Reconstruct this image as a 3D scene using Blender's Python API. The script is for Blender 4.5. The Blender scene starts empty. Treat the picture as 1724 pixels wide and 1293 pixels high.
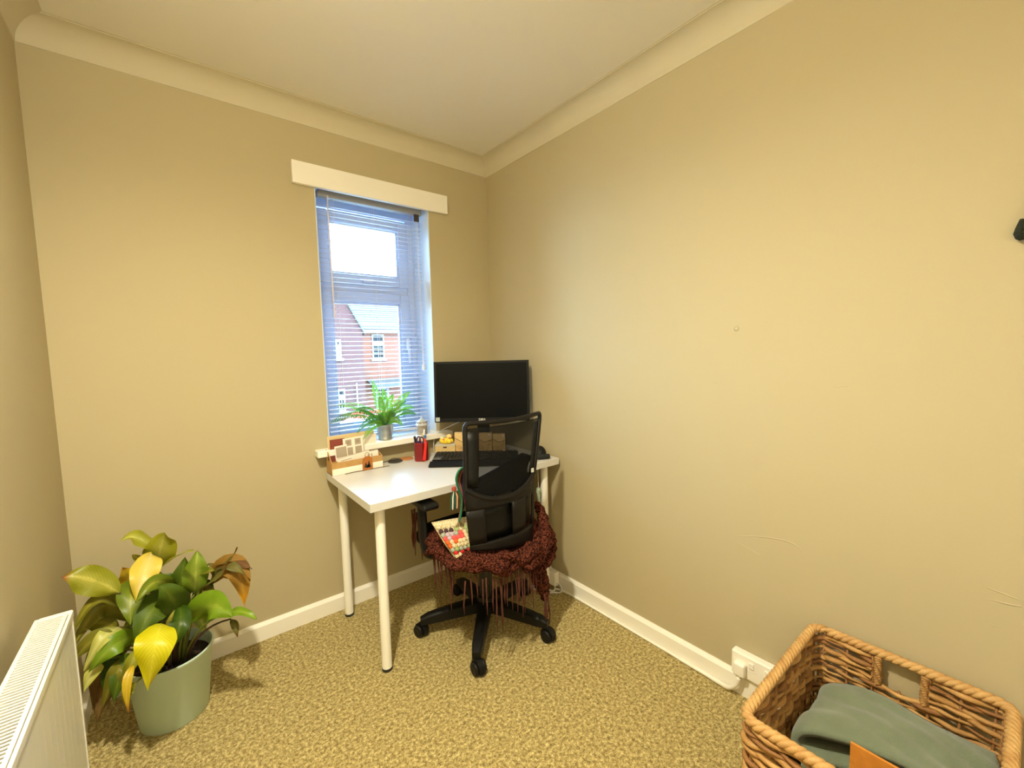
import bpy, bmesh, math, random
from mathutils import Vector, Matrix, Euler
S = bpy.context.scene
C = S.collection
R = math.radians
rnd = random.Random(11)

# ------------------------------------------------------------------ camera
cam_d = bpy.data.cameras.new('camera')
cam = bpy.data.objects.new('camera', cam_d)
C.objects.link(cam)
cam_d.sensor_fit = 'HORIZONTAL'
cam_d.sensor_width = 36.0
cam_d.lens = 710.48 / 1724 * 36.0
cam_d.clip_start = 0.02
cam_d.clip_end = 300
YAW, PITCH, ROLL = 0.6758, 0.0792, -0.0235
_f = Vector((math.sin(YAW) * math.cos(PITCH), math.cos(YAW) * math.cos(PITCH), -math.sin(PITCH)))
_r = Vector((math.cos(YAW), -math.sin(YAW), 0))
_u = _r.cross(_f)
_r2 = math.cos(ROLL) * _r + math.sin(ROLL) * _u
_u2 = -math.sin(ROLL) * _r + math.cos(ROLL) * _u
cam.matrix_world = Matrix(((_r2.x, _u2.x, -_f.x, -1.5998), (_r2.y, _u2.y, -_f.y, -2.2069),
                           (_r2.z, _u2.z, -_f.z, 1.3144), (0, 0, 0, 1)))
S.camera = cam

# ------------------------------------------------------------------ sky, lights, exposure
w = bpy.data.worlds.new('World')
S.world = w
w.use_nodes = True
wn = w.node_tree.nodes
bg = wn['Background']
bg.inputs['Color'].default_value = (0.36, 0.63, 1.0, 1)
bg.inputs['Strength'].default_value = 46.0

def light(name, kind, loc, energy, col, **kw):
    d = bpy.data.lights.new(name, kind)
    d.energy = energy
    d.color = col
    for k, v in kw.items():
        setattr(d, k, v)
    o = bpy.data.objects.new(name, d)
    o.location = loc
    C.objects.link(o)
    return o
# the warm ceiling lamp is the spot; the point light is an added fill
light('upper_wall_fill', 'POINT', (-1.60, -1.58, 2.28), 25, (1.0, 0.92, 0.70), shadow_soft_size=0.05)  # fill light added to lift the upper walls, not a second bulb
light('ceiling_spot', 'SPOT', (-1.60, -1.58, 2.42), 212, (1.0, 0.915, 0.68), shadow_soft_size=0.04, spot_size=R(165), spot_blend=1.0)
# hazy sun from behind this building, lights the houses across the street
sun = light('sun', 'SUN', (0, -5, 20), 6.5, (1.0, 0.72, 0.42), angle=R(8))
sun.rotation_euler = Vector((0.35, 0.75, -0.62)).to_track_quat('-Z', 'Y').to_euler()
# portal: helps sample the sky through the window, gives off nothing itself
po = light('window_portal', 'AREA', (-0.7125, 0.31, 1.49), 1, (1, 1, 1), shape='RECTANGLE', size=0.62, size_y=1.30)
po.rotation_euler = (R(-90), 0, 0)
po.data.cycles.is_portal = True

S.view_settings.view_transform = 'Standard'
S.view_settings.look = 'None'
S.view_settings.gamma = 1.0
S.view_settings.use_curve_mapping = False
S.view_settings.exposure = 0.03
try:
    S.cycles.use_denoising = True
    S.cycles.max_bounces = 12
    S.cycles.diffuse_bounces = 8
    S.cycles.transparent_max_bounces = 16
    S.cycles.sample_clamp_indirect = 8
except Exception:
    pass

# ------------------------------------------------------------------ helpers
def lin(c):
    return tuple(((v / 255.0) / 12.92 if v / 255.0 <= 0.04045 else ((v / 255.0 + 0.055) / 1.055) ** 2.4) for v in c)

def mat(name, rgb, rough=0.5, metal=0.0, spec=0.5, noise=None, bump=None, rgb2=None, sheen=0.0, trans=0.0):
    """noise=(scale, amount 0-1 toward rgb2); bump=(scale, strength, distance)"""
    m = bpy.data.materials.new(name)
    m.use_nodes = True
    nt = m.node_tree
    b = nt.nodes['Principled BSDF']
    b.inputs['Base Color'].default_value = (*lin(rgb), 1)
    b.inputs['Roughness'].default_value = rough
    b.inputs['Metallic'].default_value = metal
    b.inputs['Specular IOR Level'].default_value = spec
    if sheen:
        b.inputs['Sheen Weight'].default_value = sheen
    tc = nt.nodes.new('ShaderNodeTexCoord')
    if noise:
        n = nt.nodes.new('ShaderNodeTexNoise')
        n.inputs['Scale'].default_value = noise[0]
        n.inputs['Detail'].default_value = 4
        nt.links.new(tc.outputs['Object'], n.inputs['Vector'])
        cr = nt.nodes.new('ShaderNodeValToRGB')
        cr.color_ramp.elements[0].position = 0.5 - noise[1] / 2
        cr.color_ramp.elements[1].position = 0.5 + noise[1] / 2
        cr.color_ramp.elements[0].color = (*lin(rgb), 1)
        cr.color_ramp.elements[1].color = (*lin(rgb2 or rgb), 1)
        nt.links.new(n.outputs['Fac'], cr.inputs['Fac'])
        nt.links.new(cr.outputs['Color'], b.inputs['Base Color'])
    if bump:
        n2 = nt.nodes.new('ShaderNodeTexNoise')
        n2.inputs['Scale'].default_value = bump[0]
        n2.inputs['Detail'].default_value = 3
        nt.links.new(tc.outputs['Object'], n2.inputs['Vector'])
        bp = nt.nodes.new('ShaderNodeBump')
        bp.inputs['Strength'].default_value = bump[1]
        bp.inputs['Distance'].default_value = bump[2]
        nt.links.new(n2.outputs['Fac'], bp.inputs['Height'])
        nt.links.new(bp.outputs['Normal'], b.inputs['Normal'])
    if trans:
        t = nt.nodes.new('ShaderNodeBsdfTranslucent')
        t.inputs['Color'].default_value = (*lin(rgb), 1)
        mx = nt.nodes.new('ShaderNodeMixShader')
        mx.inputs['Fac'].default_value = trans
        nt.links.new(b.outputs['BSDF'], mx.inputs[1])
        nt.links.new(t.outputs['BSDF'], mx.inputs[2])
        nt.links.new(mx.outputs['Shader'], nt.nodes['Material Output'].inputs['Surface'])
    return m

MW = {}   # world matrix of each thing / part built so far

def meta(o, label=None, cat=None, group=None, kind=None):
    if label: o['label'] = label
    if cat: o['category'] = cat
    if group: o['group'] = group
    if kind: o['kind'] = kind
    return o

def thing(name, label, cat, loc=(0, 0, 0), rz=0.0, group=None, kind=None):
    o = bpy.data.objects.new(name, None)
    o.empty_display_size = 0.05
    C.objects.link(o)
    o.location = loc
    o.rotation_euler = (0, 0, rz)
    MW[o.name] = Matrix.Translation(loc) @ Matrix.Rotation(rz, 4, 'Z')
    return meta(o, label, cat, group, kind)

def copy_tree(o, parent=None):
    c = o.copy()
    C.objects.link(c)
    MW[c.name] = MW[o.name].copy()
    if parent: c.parent = parent
    for ch in list(o.children):
        copy_tree(ch, c)
    return c

class MB:
    def __init__(s):
        s.v = []; s.f = []; s.mi = []; s.uv = {}
    def add(s, vs, fs, m=0):
        k = len(s.v)
        s.v += [Vector(p) for p in vs]
        s.f += [tuple(i + k for i in f) for f in fs]
        s.mi += [m] * len(fs)
        return s
    def box(s, lo, hi, M=None, m=0):
        x0, y0, z0 = lo; x1, y1, z1 = hi
        vs = [(x0, y0, z0), (x1, y0, z0), (x1, y1, z0), (x0, y1, z0), (x0, y0, z1), (x1, y0, z1), (x1, y1, z1), (x0, y1, z1)]
        if M: vs = [M @ Vector(p) for p in vs]
        return s.add(vs, [(3, 2, 1, 0), (4, 5, 6, 7), (0, 1, 5, 4), (1, 2, 6, 5), (2, 3, 7, 6), (3, 0, 4, 7)], m)
    def tube(s, pts, r, n=8, cap=True, m=0, closed=False, flat=None):
        pts = [Vector(p) for p in pts]
        N = len(pts)
        rs = r if isinstance(r, (list, tuple)) else [r] * N
        vs = []; fs = []
        prev = None
        for i in range(N):
            if closed:
                t = pts[(i + 1) % N] - pts[i - 1]
            else:
                t = pts[min(i + 1, N - 1)] - pts[max(i - 1, 0)]
            if t.length < 1e-9: t = Vector((0, 0, 1))
            t.normalize()
            if prev is None:
                a = Vector((0, 0, 1)) if abs(t.z) < 0.9 else Vector((1, 0, 0))
                nrm = t.cross(a).normalized()
            else:
                nrm = (prev - t * prev.dot(t))
                nrm = nrm.normalized() if nrm.length > 1e-6 else t.orthogonal().normalized()
            prev = nrm
            b = t.cross(nrm)
            for k in range(n):
                a = 2 * math.pi * k / n
                vs.append(pts[i] + rs[i] * (nrm * math.cos(a) + b * math.sin(a) * (flat or 1)))
        L = N if closed else N - 1
        for i in range(L):
            j = (i + 1) % N
            for k in range(n):
                k2 = (k + 1) % n
                fs.append((i * n + k, i * n + k2, j * n + k2, j * n + k))
        if cap and not closed:
            fs.append(tuple(range(n - 1, -1, -1)))
            fs.append(tuple((N - 1) * n + k for k in range(n)))
        return s.add(vs, fs, m)
    def lathe(s, prof, c=(0, 0, 0), n=32, m=0, M=None):
        vs = []; fs = []
        for (r, z) in prof:
            for k in range(n):
                a = 2 * math.pi * k / n
                p = Vector((c[0] + r * math.cos(a), c[1] + r * math.sin(a), c[2] + z))
                vs.append(M @ p if M else p)
        for i in range(len(prof) - 1):
            for k in range(n):
                k2 = (k + 1) % n
                fs.append((i * n + k, i * n + k2, (i + 1) * n + k2, (i + 1) * n + k))
        if prof[0][0] > 1e-6: fs.append(tuple(range(n - 1, -1, -1)))
        if prof[-1][0] > 1e-6: fs.append(tuple((len(prof) - 1) * n + k for k in range(n)))
        return s.add(vs, fs, m)
    def grid(s, fn, nu, nv, m=0, closed_u=False):
        vs = [fn(i / nu, j / nv) for j in range(nv + 1) for i in range(nu + 1)]
        fs = [(j * (nu + 1) + i, j * (nu + 1) + i + 1, (j + 1) * (nu + 1) + i + 1, (j + 1) * (nu + 1) + i)
              for j in range(nv) for i in range(nu)]
        k = len(s.v)
        for j in range(nv + 1):
            for i in range(nu + 1):
                s.uv[k + j * (nu + 1) + i] = (i / nu, j / nv)
        return s.add(vs, fs, m)
    def prism(s, poly, axis, a, b, m=0, M=None):
        """poly of 2-D points extruded along axis 'x','y' or 'z' from a to b"""
        def P(u, v, t):
            p = {'x': (t, u, v), 'y': (u, t, v), 'z': (u, v, t)}[axis]
            return M @ Vector(p) if M else p
        n = len(poly)
        vs = [P(u, v, a) for u, v in poly] + [P(u, v, b) for u, v in poly]
        fs = [tuple(range(n)), tuple(range(2 * n - 1, n - 1, -1))]
        fs += [(i, i + n, (i + 1) % n + n, (i + 1) % n) for i in range(n)]
        return s.add(vs, fs, m)
    def build(s, name, mats, parent=None, smooth=False, bevel=0.0, segs=2, solid=0.0, subsurf=0, local=False, angle=40, world_off=None, weld=False):
        me = bpy.data.meshes.new(name)
        V = s.v
        if parent is not None and not local:
            inv = MW[parent.name].inverted()
            V = [inv @ p for p in V]
        elif world_off:
            V = [p - Vector(world_off) for p in V]
        me.from_pydata([tuple(p) for p in V], [], s.f)
        if not isinstance(mats, (list, tuple)): mats = [mats]
        for m_ in mats: me.materials.append(m_)
        if len(mats) > 1:
            me.polygons.foreach_set('material_index', s.mi)
        if s.uv:
            uvl = me.uv_layers.new(name='UVMap')
            for lp in me.loops:
                uvl.data[lp.index].uv = s.uv.get(lp.vertex_index, (0.5, 0.5))
        bm = bmesh.new(); bm.from_mesh(me)
        if weld: bmesh.ops.remove_doubles(bm, verts=bm.verts, dist=1e-5)
        bmesh.ops.recalc_face_normals(bm, faces=bm.faces)
        bm.to_mesh(me); bm.free()
        if smooth:
            me.polygons.foreach_set('use_smooth', [True] * len(me.polygons))
        o = bpy.data.objects.new(name, me)
        C.objects.link(o)
        if parent is not None:
            o.parent = parent
            MW[o.name] = MW[parent.name].copy()
        else:
            MW[o.name] = Matrix.Translation(world_off or (0, 0, 0))
            if world_off: o.location = world_off
        if solid:
            md = o.modifiers.new('solid', 'SOLIDIFY'); md.thickness = solid; md.offset = 0
        if bevel:
            md = o.modifiers.new('bevel', 'BEVEL'); md.width = bevel; md.segments = segs
            md.limit_method = 'ANGLE'; md.angle_limit = R(35)
        if subsurf:
            md = o.modifiers.new('sub', 'SUBSURF'); md.levels = subsurf; md.render_levels = subsurf
        if smooth and angle and not subsurf:
            try:
                me.set_sharp_from_angle(angle=R(angle))
            except Exception:
                pass
        return o

def bez(a, c, b, n):
    a, c, b = Vector(a), Vector(c), Vector(b)
    return [a * (1 - t) ** 2 + c * 2 * t * (1 - t) + b * t * t for t in [i / n for i in range(n + 1)]]

def catmull(P, n=6, closed=False):
    P = [Vector(p) for p in P]
    out = []
    N = len(P)
    for i in range(N if closed else N - 1):
        g = (lambda k: P[k % N]) if closed else (lambda k: P[max(0, min(N - 1, k))])
        p0, p1, p2, p3 = g(i - 1), g(i), g(i + 1), g(i + 2)
        for j in range(n):
            t = j / n
            out.append(0.5 * ((2 * p1) + (p2 - p0) * t + (2 * p0 - 5 * p1 + 4 * p2 - p3) * t * t + (3 * p1 - p0 - 3 * p2 + p3) * t ** 3))
    if not closed: out.append(P[-1])
    return out

# ------------------------------------------------------------------ materials
def wall_mat(name, rgb, dents=()):
    m = bpy.data.materials.new(name); m.use_nodes = True
    nt = m.node_tree; b = nt.nodes['Principled BSDF']
    b.inputs['Base Color'].default_value = (*lin(rgb), 1)
    b.inputs['Roughness'].default_value = 0.75
    b.inputs['Specular IOR Level'].default_value = 0.2
    tc = nt.nodes.new('ShaderNodeTexCoord')
    n1 = nt.nodes.new('ShaderNodeTexNoise'); n1.inputs['Scale'].default_value = 3.0; n1.inputs['Detail'].default_value = 3
    n2 = nt.nodes.new('ShaderNodeTexNoise'); n2.inputs['Scale'].default_value = 160.0
    nt.links.new(tc.outputs['Object'], n1.inputs['Vector']); nt.links.new(tc.outputs['Object'], n2.inputs['Vector'])
    mu = nt.nodes.new('ShaderNodeMath'); mu.operation = 'MULTIPLY'; mu.inputs[1].default_value = 0.10
    nt.links.new(n2.outputs['Fac'], mu.inputs[0])
    ad = nt.nodes.new('ShaderNodeMath'); ad.operation = 'ADD'
    nt.links.new(n1.outputs['Fac'], ad.inputs[0]); nt.links.new(mu.outputs[0], ad.inputs[1])
    bp = nt.nodes.new('ShaderNodeBump'); bp.inputs['Strength'].default_value = 0.12; bp.inputs['Distance'].default_value = 0.01
    nt.links.new(ad.outputs[0], bp.inputs['Height'])
    nt.links.new(bp.outputs['Normal'], b.inputs['Normal'])
    return m
M_WALL = wall_mat('wall_paint', (182, 170, 137))
M_COVE = wall_mat('coving_paint', (202, 193, 166))
M_CEIL = wall_mat('ceiling_paint', (228, 223, 210))
M_WOODW = mat('white_gloss_paint', (244, 240, 230), rough=0.35)
M_UPVC = mat('upvc_daylight_tint', (190, 204, 226), rough=0.3)  # white plastic with the blue cast of daylight put into its colour
M_REV = mat('reveal_daylight_tint', (214, 226, 236), rough=0.5)  # white paint, cooled so the colour itself carries the window's daylight
M_BLIND = mat('blind_slat_white', (200, 200, 214), rough=0.5, trans=0.05)
M_HEAD = mat('blind_headrail_grey', (150, 148, 146), rough=0.5)
M_CORD = mat('blind_cord', (225, 222, 222), rough=0.8)
M_WAND = mat('blind_wand', (205, 196, 200), rough=0.3)

def carpet_mat():
    m = bpy.data.materials.new('mottled_carpet'); m.use_nodes = True
    nt = m.node_tree; b = nt.nodes['Principled BSDF']
    b.inputs['Roughness'].default_value = 0.95; b.inputs['Specular IOR Level'].default_value = 0.1
    b.inputs['Sheen Weight'].default_value = 0.15
    tc = nt.nodes.new('ShaderNodeTexCoord')
    n = nt.nodes.new('ShaderNodeTexNoise'); n.inputs['Scale'].default_value = 85; n.inputs['Detail'].default_value = 8; n.inputs['Roughness'].default_value = 0.85
    nt.links.new(tc.outputs['Object'], n.inputs['Vector'])
    cr = nt.nodes.new('ShaderNodeValToRGB')
    e = cr.color_ramp.elements
    e[0].position = 0.39; e[0].color = (*lin((100, 82, 44)), 1)
    e[1].position = 0.61; e[1].color = (*lin((222, 206, 150)), 1)
    k = e.new(0.5); k.color = (*lin((164, 146, 92)), 1)
    nt.links.new(n.outputs['Fac'], cr.inputs['Fac'])
    n3 = nt.nodes.new('ShaderNodeTexNoise'); n3.inputs['Scale'].default_value = 320; n3.inputs['Detail'].default_value = 2
    nt.links.new(tc.outputs['Object'], n3.inputs['Vector'])
    mx = nt.nodes.new('ShaderNodeMix'); mx.data_type = 'RGBA'; mx.blend_type = 'OVERLAY'; mx.inputs['Factor'].default_value = 0.6
    nt.links.new(cr.outputs['Color'], mx.inputs[6]); nt.links.new(n3.outputs['Fac'], mx.inputs[7])
    nt.links.new(mx.outputs[2], b.inputs['Base Color'])
    bp = nt.nodes.new('ShaderNodeBump'); bp.inputs['Strength'].default_value = 0.6; bp.inputs['Distance'].default_value = 0.004
    nt.links.new(n3.outputs['Fac'], bp.inputs['Height']); nt.links.new(bp.outputs['Normal'], b.inputs['Normal'])
    return m
M_CARPET = carpet_mat()

def glass_mat():
    m = bpy.data.materials.new('window_glass'); m.use_nodes = True
    nt = m.node_tree; nt.nodes.remove(nt.nodes['Principled BSDF'])
    t = nt.nodes.new('ShaderNodeBsdfTransparent'); t.inputs['Color'].default_value = (0.93, 0.97, 0.96, 1)
    g = nt.nodes.new('ShaderNodeBsdfGlossy'); g.inputs['Roughness'].default_value = 0.02
    lw = nt.nodes.new('ShaderNodeFresnel'); lw.inputs['IOR'].default_value = 1.45
    mx = nt.nodes.new('ShaderNodeMixShader')
    nt.links.new(lw.outputs['Fac'], mx.inputs['Fac'])
    nt.links.new(t.outputs['BSDF'], mx.inputs[1]); nt.links.new(g.outputs['BSDF'], mx.inputs[2])
    nt.links.new(mx.outputs['Shader'], nt.nodes['Material Output'].inputs['Surface'])
    return m
M_GLASS = glass_mat()

def brick_mat(name, c1, c2, mortar, scale=1.0):
    m = bpy.data.materials.new(name); m.use_nodes = True
    nt = m.node_tree; b = nt.nodes['Principled BSDF']; b.inputs['Roughness'].default_value = 0.9
    tc = nt.nodes.new('ShaderNodeTexCoord'); mp = nt.nodes.new('ShaderNodeMapping')
    mp.inputs['Rotation'].default_value = (R(90), 0, 0)
    br = nt.nodes.new('ShaderNodeTexBrick')
    br.inputs['Scale'].default_value = 1.0
    br.inputs['Brick Width'].default_value = 0.45 * scale; br.inputs['Row Height'].default_value = 0.15 * scale
    br.inputs['Mortar Size'].default_value = 0.018 * scale
    br.inputs['Color1'].default_value = (*lin(c1), 1); br.inputs['Color2'].default_value = (*lin(c2), 1); br.inputs['Mortar'].default_value = (*lin(mortar), 1)
    nt.links.new(tc.outputs['Object'], mp.inputs['Vector']); nt.links.new(mp.outputs['Vector'], br.inputs['Vector'])
    nt.links.new(br.outputs['Color'], b.inputs['Base Color'])
    return m

def leaf_mat(name, rgb, mid, tipc=None, trans=0.25, rough=0.4):
    """u runs across the blade, v along it; paler midrib, fine side veins, optional dry tip"""
    m = bpy.data.materials.new(name); m.use_nodes = True
    nt = m.node_tree; b = nt.nodes['Principled BSDF']
    b.inputs['Roughness'].default_value = rough; b.inputs['Specular IOR Level'].default_value = 0.4
    tc = nt.nodes.new('ShaderNodeTexCoord'); sp = nt.nodes.new('ShaderNodeSeparateXYZ')
    nt.links.new(tc.outputs['UV'], sp.inputs[0])
    def mth(op, a, bv=None):
        k = nt.nodes.new('ShaderNodeMath'); k.operation = op
        if hasattr(a, 'links'): nt.links.new(a, k.inputs[0])
        else: k.inputs[0].default_value = a
        if bv is not None:
            if hasattr(bv, 'links'): nt.links.new(bv, k.inputs[1])
            else: k.inputs[1].default_value = bv
        return k.outputs[0]
    du = mth('ABSOLUTE', mth('SUBTRACT', sp.outputs[0], 0.5))
    n = nt.nodes.new('ShaderNodeTexNoise'); n.inputs['Scale'].default_value = 22; n.inputs['Detail'].default_value = 3
    nt.links.new(tc.outputs['Object'], n.inputs['Vector'])
    cr = nt.nodes.new('ShaderNodeValToRGB')
    cr.color_ramp.elements[0].position = 0.0; cr.color_ramp.elements[0].color = (*lin(mid), 1)
    cr.color_ramp.elements[1].position = 0.30; cr.color_ramp.elements[1].color = (*lin(rgb), 1)
    k = cr.color_ramp.elements.new(0.06); k.color = (*[0.45 * a + 0.55 * c for a, c in zip(lin(mid), lin(rgb))], 1)
    fac = mth('ADD', du, mth('MULTIPLY', mth('SUBTRACT', n.outputs['Fac'], 0.5), 0.30))
    nt.links.new(fac, cr.inputs['Fac'])
    # side veins: stripes that run off the midrib at a slant
    st = mth('SINE', mth('MULTIPLY', mth('SUBTRACT', sp.outputs[1], mth('MULTIPLY', du, 0.6)), 95.0))
    ve = nt.nodes.new('ShaderNodeMix'); ve.data_type = 'RGBA'; ve.blend_type = 'MULTIPLY'
    nt.links.new(mth('MULTIPLY', mth('ADD', st, 1.0), 0.10), ve.inputs['Factor'])
    nt.links.new(cr.outputs['Color'], ve.inputs[6]); ve.inputs[7].default_value = (0.45, 0.5, 0.3, 1)
    out = ve.outputs[2]
    if tipc:
        tr = nt.nodes.new('ShaderNodeValToRGB')
        tr.color_ramp.elements[0].position = 0.80; tr.color_ramp.elements[0].color = (0, 0, 0, 1)
        tr.color_ramp.elements[1].position = 0.97; tr.color_ramp.elements[1].color = (1, 1, 1, 1)
        nt.links.new(mth('ADD', sp.outputs[1], mth('MULTIPLY', mth('SUBTRACT', n.outputs['Fac'], 0.5), 0.25)), tr.inputs['Fac'])
        tm = nt.nodes.new('ShaderNodeMix'); tm.data_type = 'RGBA'
        nt.links.new(tr.outputs['Color'], tm.inputs['Factor'])
        nt.links.new(out, tm.inputs[6]); tm.inputs[7].default_value = (*lin(tipc), 1)
        out = tm.outputs[2]
    nt.links.new(out, b.inputs['Base Color'])
    t = nt.nodes.new('ShaderNodeBsdfTranslucent'); nt.links.new(out, t.inputs['Color'])
    mx = nt.nodes.new('ShaderNodeMixShader'); mx.inputs['Fac'].default_value = trans
    nt.links.new(b.outputs['BSDF'], mx.inputs[1]); nt.links.new(t.outputs['BSDF'], mx.inputs[2])
    nt.links.new(mx.outputs['Shader'], nt.nodes['Material Output'].inputs['Surface'])
    return m

# ------------------------------------------------------------------ room shell
XL, YF, H = -1.941, -2.80, 2.472           # left wall, wall behind the camera, ceiling
WX0, WX1, WZ0, WZ1 = -1.015, -0.410, 0.850, 2.150   # window recess
def struct(mb, name, m, **k):
    o = mb.build(name, m, **k); o['kind'] = 'structure'; return o

struct(MB().box((XL - .25, YF - .2, -.12), (.25, .3, 0)), 'floor', M_CARPET)
struct(MB().box((XL - .25, YF - .2, H), (.25, .3, H + .15)), 'ceiling', M_CEIL)
struct(MB().box((XL - .25, YF - .2, 0), (XL, .3, H)), 'wall_left', M_WALL)
struct(MB().box((0, YF - .2, 0), (.25, .3, H)), 'wall_right', M_WALL)
struct(MB().box((XL, YF - .2, 0), (0, YF, H)), 'wall_front', M_CEIL)  # unseen wall, given the paler ceiling paint to bounce light forward
b = MB()
b.box((XL, 0, 0), (WX0, .3, H)).box((WX1, 0, 0), (0, .3, H)).box((WX0, 0, 0), (WX1, .3, WZ0 - .035)).box((WX0, 0, WZ1), (WX1, .3, H))
struct(b, 'wall_back', M_WALL)

# coving (concave quarter round) along the ceiling
def coving(name, p0, p1, inward):
    n = 8; c = 0.078
    p0, p1, inward = Vector(p0), Vector(p1), Vector(inward)
    prof = [(0.0, -c - .005), (0.003, -c - .004)]
    prof += [(0.003 + (c - .003) * (1 - math.cos(t)), -c + (c - .003) * math.sin(t)) for t in [i / n * math.pi / 2 for i in range(1, n + 1)]]
    prof += [(c, -.001), (c + .006, 0.0), (0, 0)]
    mb = MB()
    vs = []
    for p in (p0, p1):
        vs += [p + inward * a + Vector((0, 0, H + z)) for a, z in prof]
    k = len(prof)
    mb.add(vs, [(i, (i + 1) % k, (i + 1) % k + k, i + k) for i in range(k)] + [tuple(range(k)), tuple(range(2 * k - 1, k - 1, -1))])
    struct(mb, name, M_COVE, smooth=True, angle=30)
coving('trim_1', (0, YF, 0), (0, 0, 0), (-1, 0, 0))
coving('trim_2', (XL, 0, 0), (0, 0, 0), (0, -1, 0))
coving('trim_3', (XL, YF, 0), (XL, 0, 0), (1, 0, 0))

# old filler ridges and scrapes under the paint of the right wall
wr_ = bpy.data.objects['wall_right']
for pts_, r_ in (
    ([(-1.528, .603), (-1.594, .623), (-1.652, .636), (-1.707, .640), (-1.734, .631), (-1.743, .618)], .0022),
    ([(-1.533, .582), (-1.579, .569), (-1.615, .560)], .0018), ([(-1.272, .605), (-1.294, .601), (-1.320, .589), (-1.354, .569)], .0022),
    ([(-1.288, .653), (-1.320, .649)], .0018), ([(-2.141, .677), (-2.181, .671), (-2.210, .666)], .0020), ([(-2.152, .645), (-2.192, .648), (-2.213, .652)], .0022),
    ([(-2.160, .581), (-2.174, .579)], .0018), ([(-1.815, 1.177), (-1.852, 1.183)], .0016), ([(-1.435, 1.175), (-1.453, 1.173)], .0016)):
    P = catmull([(.0006, y, z) for y, z in pts_], 5)
    MB().tube(P, [r_ * (.35 + .65 * math.sin(math.pi * (i + .5) / len(P))) for i in range(len(P))], 6).build('plaster_ridge', M_WALL, wr_, smooth=True, angle=0)
MB().lathe([(0, .0), (.009, .0001), (.006, .0005), (0, .0007)], (0, 0, 0), 12, M=Matrix.Translation((0, -1.518, 1.374)) @ Matrix.Rotation(R(-90), 4, 'Y')).build('filled_hole', M_WALL, wr_, smooth=True, angle=0)

# skirting boards: square board with a sloped top edge
def skirt(name, axis, a, b_, sgn, off):
    poly = [(off, 0), (off + sgn * .016, 0), (off + sgn * .016, .068), (off + sgn * .006, .082), (off, .082)]
    mb = MB()
    if axis == 'y': mb.prism([(u, v) for u, v in poly], 'y', a, b_)
    else: mb.prism(poly, 'x', a, b_)
    struct(mb, name, M_WOODW)
skirt('baseboard_right', 'y', YF, 0, -1, 0)
skirt('baseboard_back', 'x', XL, 0, -1, 0)
skirt('baseboard_left', 'y', YF, 0, 1, XL)

# ------------------------------------------------------------------ window, sill, pelmet
win = thing('window_1', 'white plastic window with small top light above a larger pane', 'window', (-0.7125, .2, .85), kind='structure')
YW = .20
b = MB()
def frame_rect(mb, x0, x1, z0, z1, t, y0, y1):
    mb.box((x0, y0, z0), (x0 + t, y1, z1)).box((x1 - t, y0, z0), (x1, y1, z1))
    mb.box((x0 + t, y0, z0), (x1 - t, y1, z0 + t)).box((x0 + t, y0, z1 - t), (x1 - t, y1, z1))
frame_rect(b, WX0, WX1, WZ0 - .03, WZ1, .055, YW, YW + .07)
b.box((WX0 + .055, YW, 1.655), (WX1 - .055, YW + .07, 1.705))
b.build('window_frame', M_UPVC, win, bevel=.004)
def sash(z0, z1, y):
    mb = MB(); frame_rect(mb, WX0 + .05, WX1 - .05, z0, z1, .056, y, y + .06)
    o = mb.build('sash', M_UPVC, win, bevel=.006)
    bd = MB(); frame_rect(bd, WX0 + .105, WX1 - .105, z0 + .055, z1 - .055, .012, y + .012, y + .03)
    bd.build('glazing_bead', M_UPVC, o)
    g = MB().box((WX0 + .108, y + .033, z0 + .058), (WX1 - .108, y + .039, z1 - .058))
    g.build('pane', M_GLASS, o)
    return o
s1 = sash(1.70, 2.085, YW - .012)
s2 = sash(.865, 1.66, YW - .012)
M_HANDLE = mat('handle_white', (228, 230, 235), rough=.3)
hb = MB().box((-.74, YW - .03, 1.715), (-.68, YW - .012, 1.735)).box((-.76, YW - .042, 1.719), (-.67, YW - .03, 1.731))
hb.build('window_handle', M_HANDLE, s1, bevel=.004)
hb = MB().box((-.493, YW - .03, 1.33), (-.475, YW - .012, 1.40)).box((-.491, YW - .044, 1.25), (-.477, YW - .03, 1.385))
hb.build('window_handle', M_HANDLE, s2, bevel=.004)

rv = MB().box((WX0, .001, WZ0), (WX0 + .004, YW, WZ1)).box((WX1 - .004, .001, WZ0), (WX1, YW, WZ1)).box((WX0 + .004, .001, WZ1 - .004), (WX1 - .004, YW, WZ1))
struct(rv, 'trim_4', M_REV)  # thin lining boards added to hold the daylight-tinted reveal colour
struct(MB().box((-1.085, -.062, .818), (-.335, .0, .850)).box((WX0, -.01, .818), (WX1, YW, .850)), 'windowsill', M_WOODW, bevel=.004)
pel = MB().box((-1.113, -.024, 2.111), (-.296, 0, 2.213))
meta(pel.build('pelmet', M_WOODW, bevel=.003), 'white painted board fixed above the window', 'pelmet')

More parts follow.
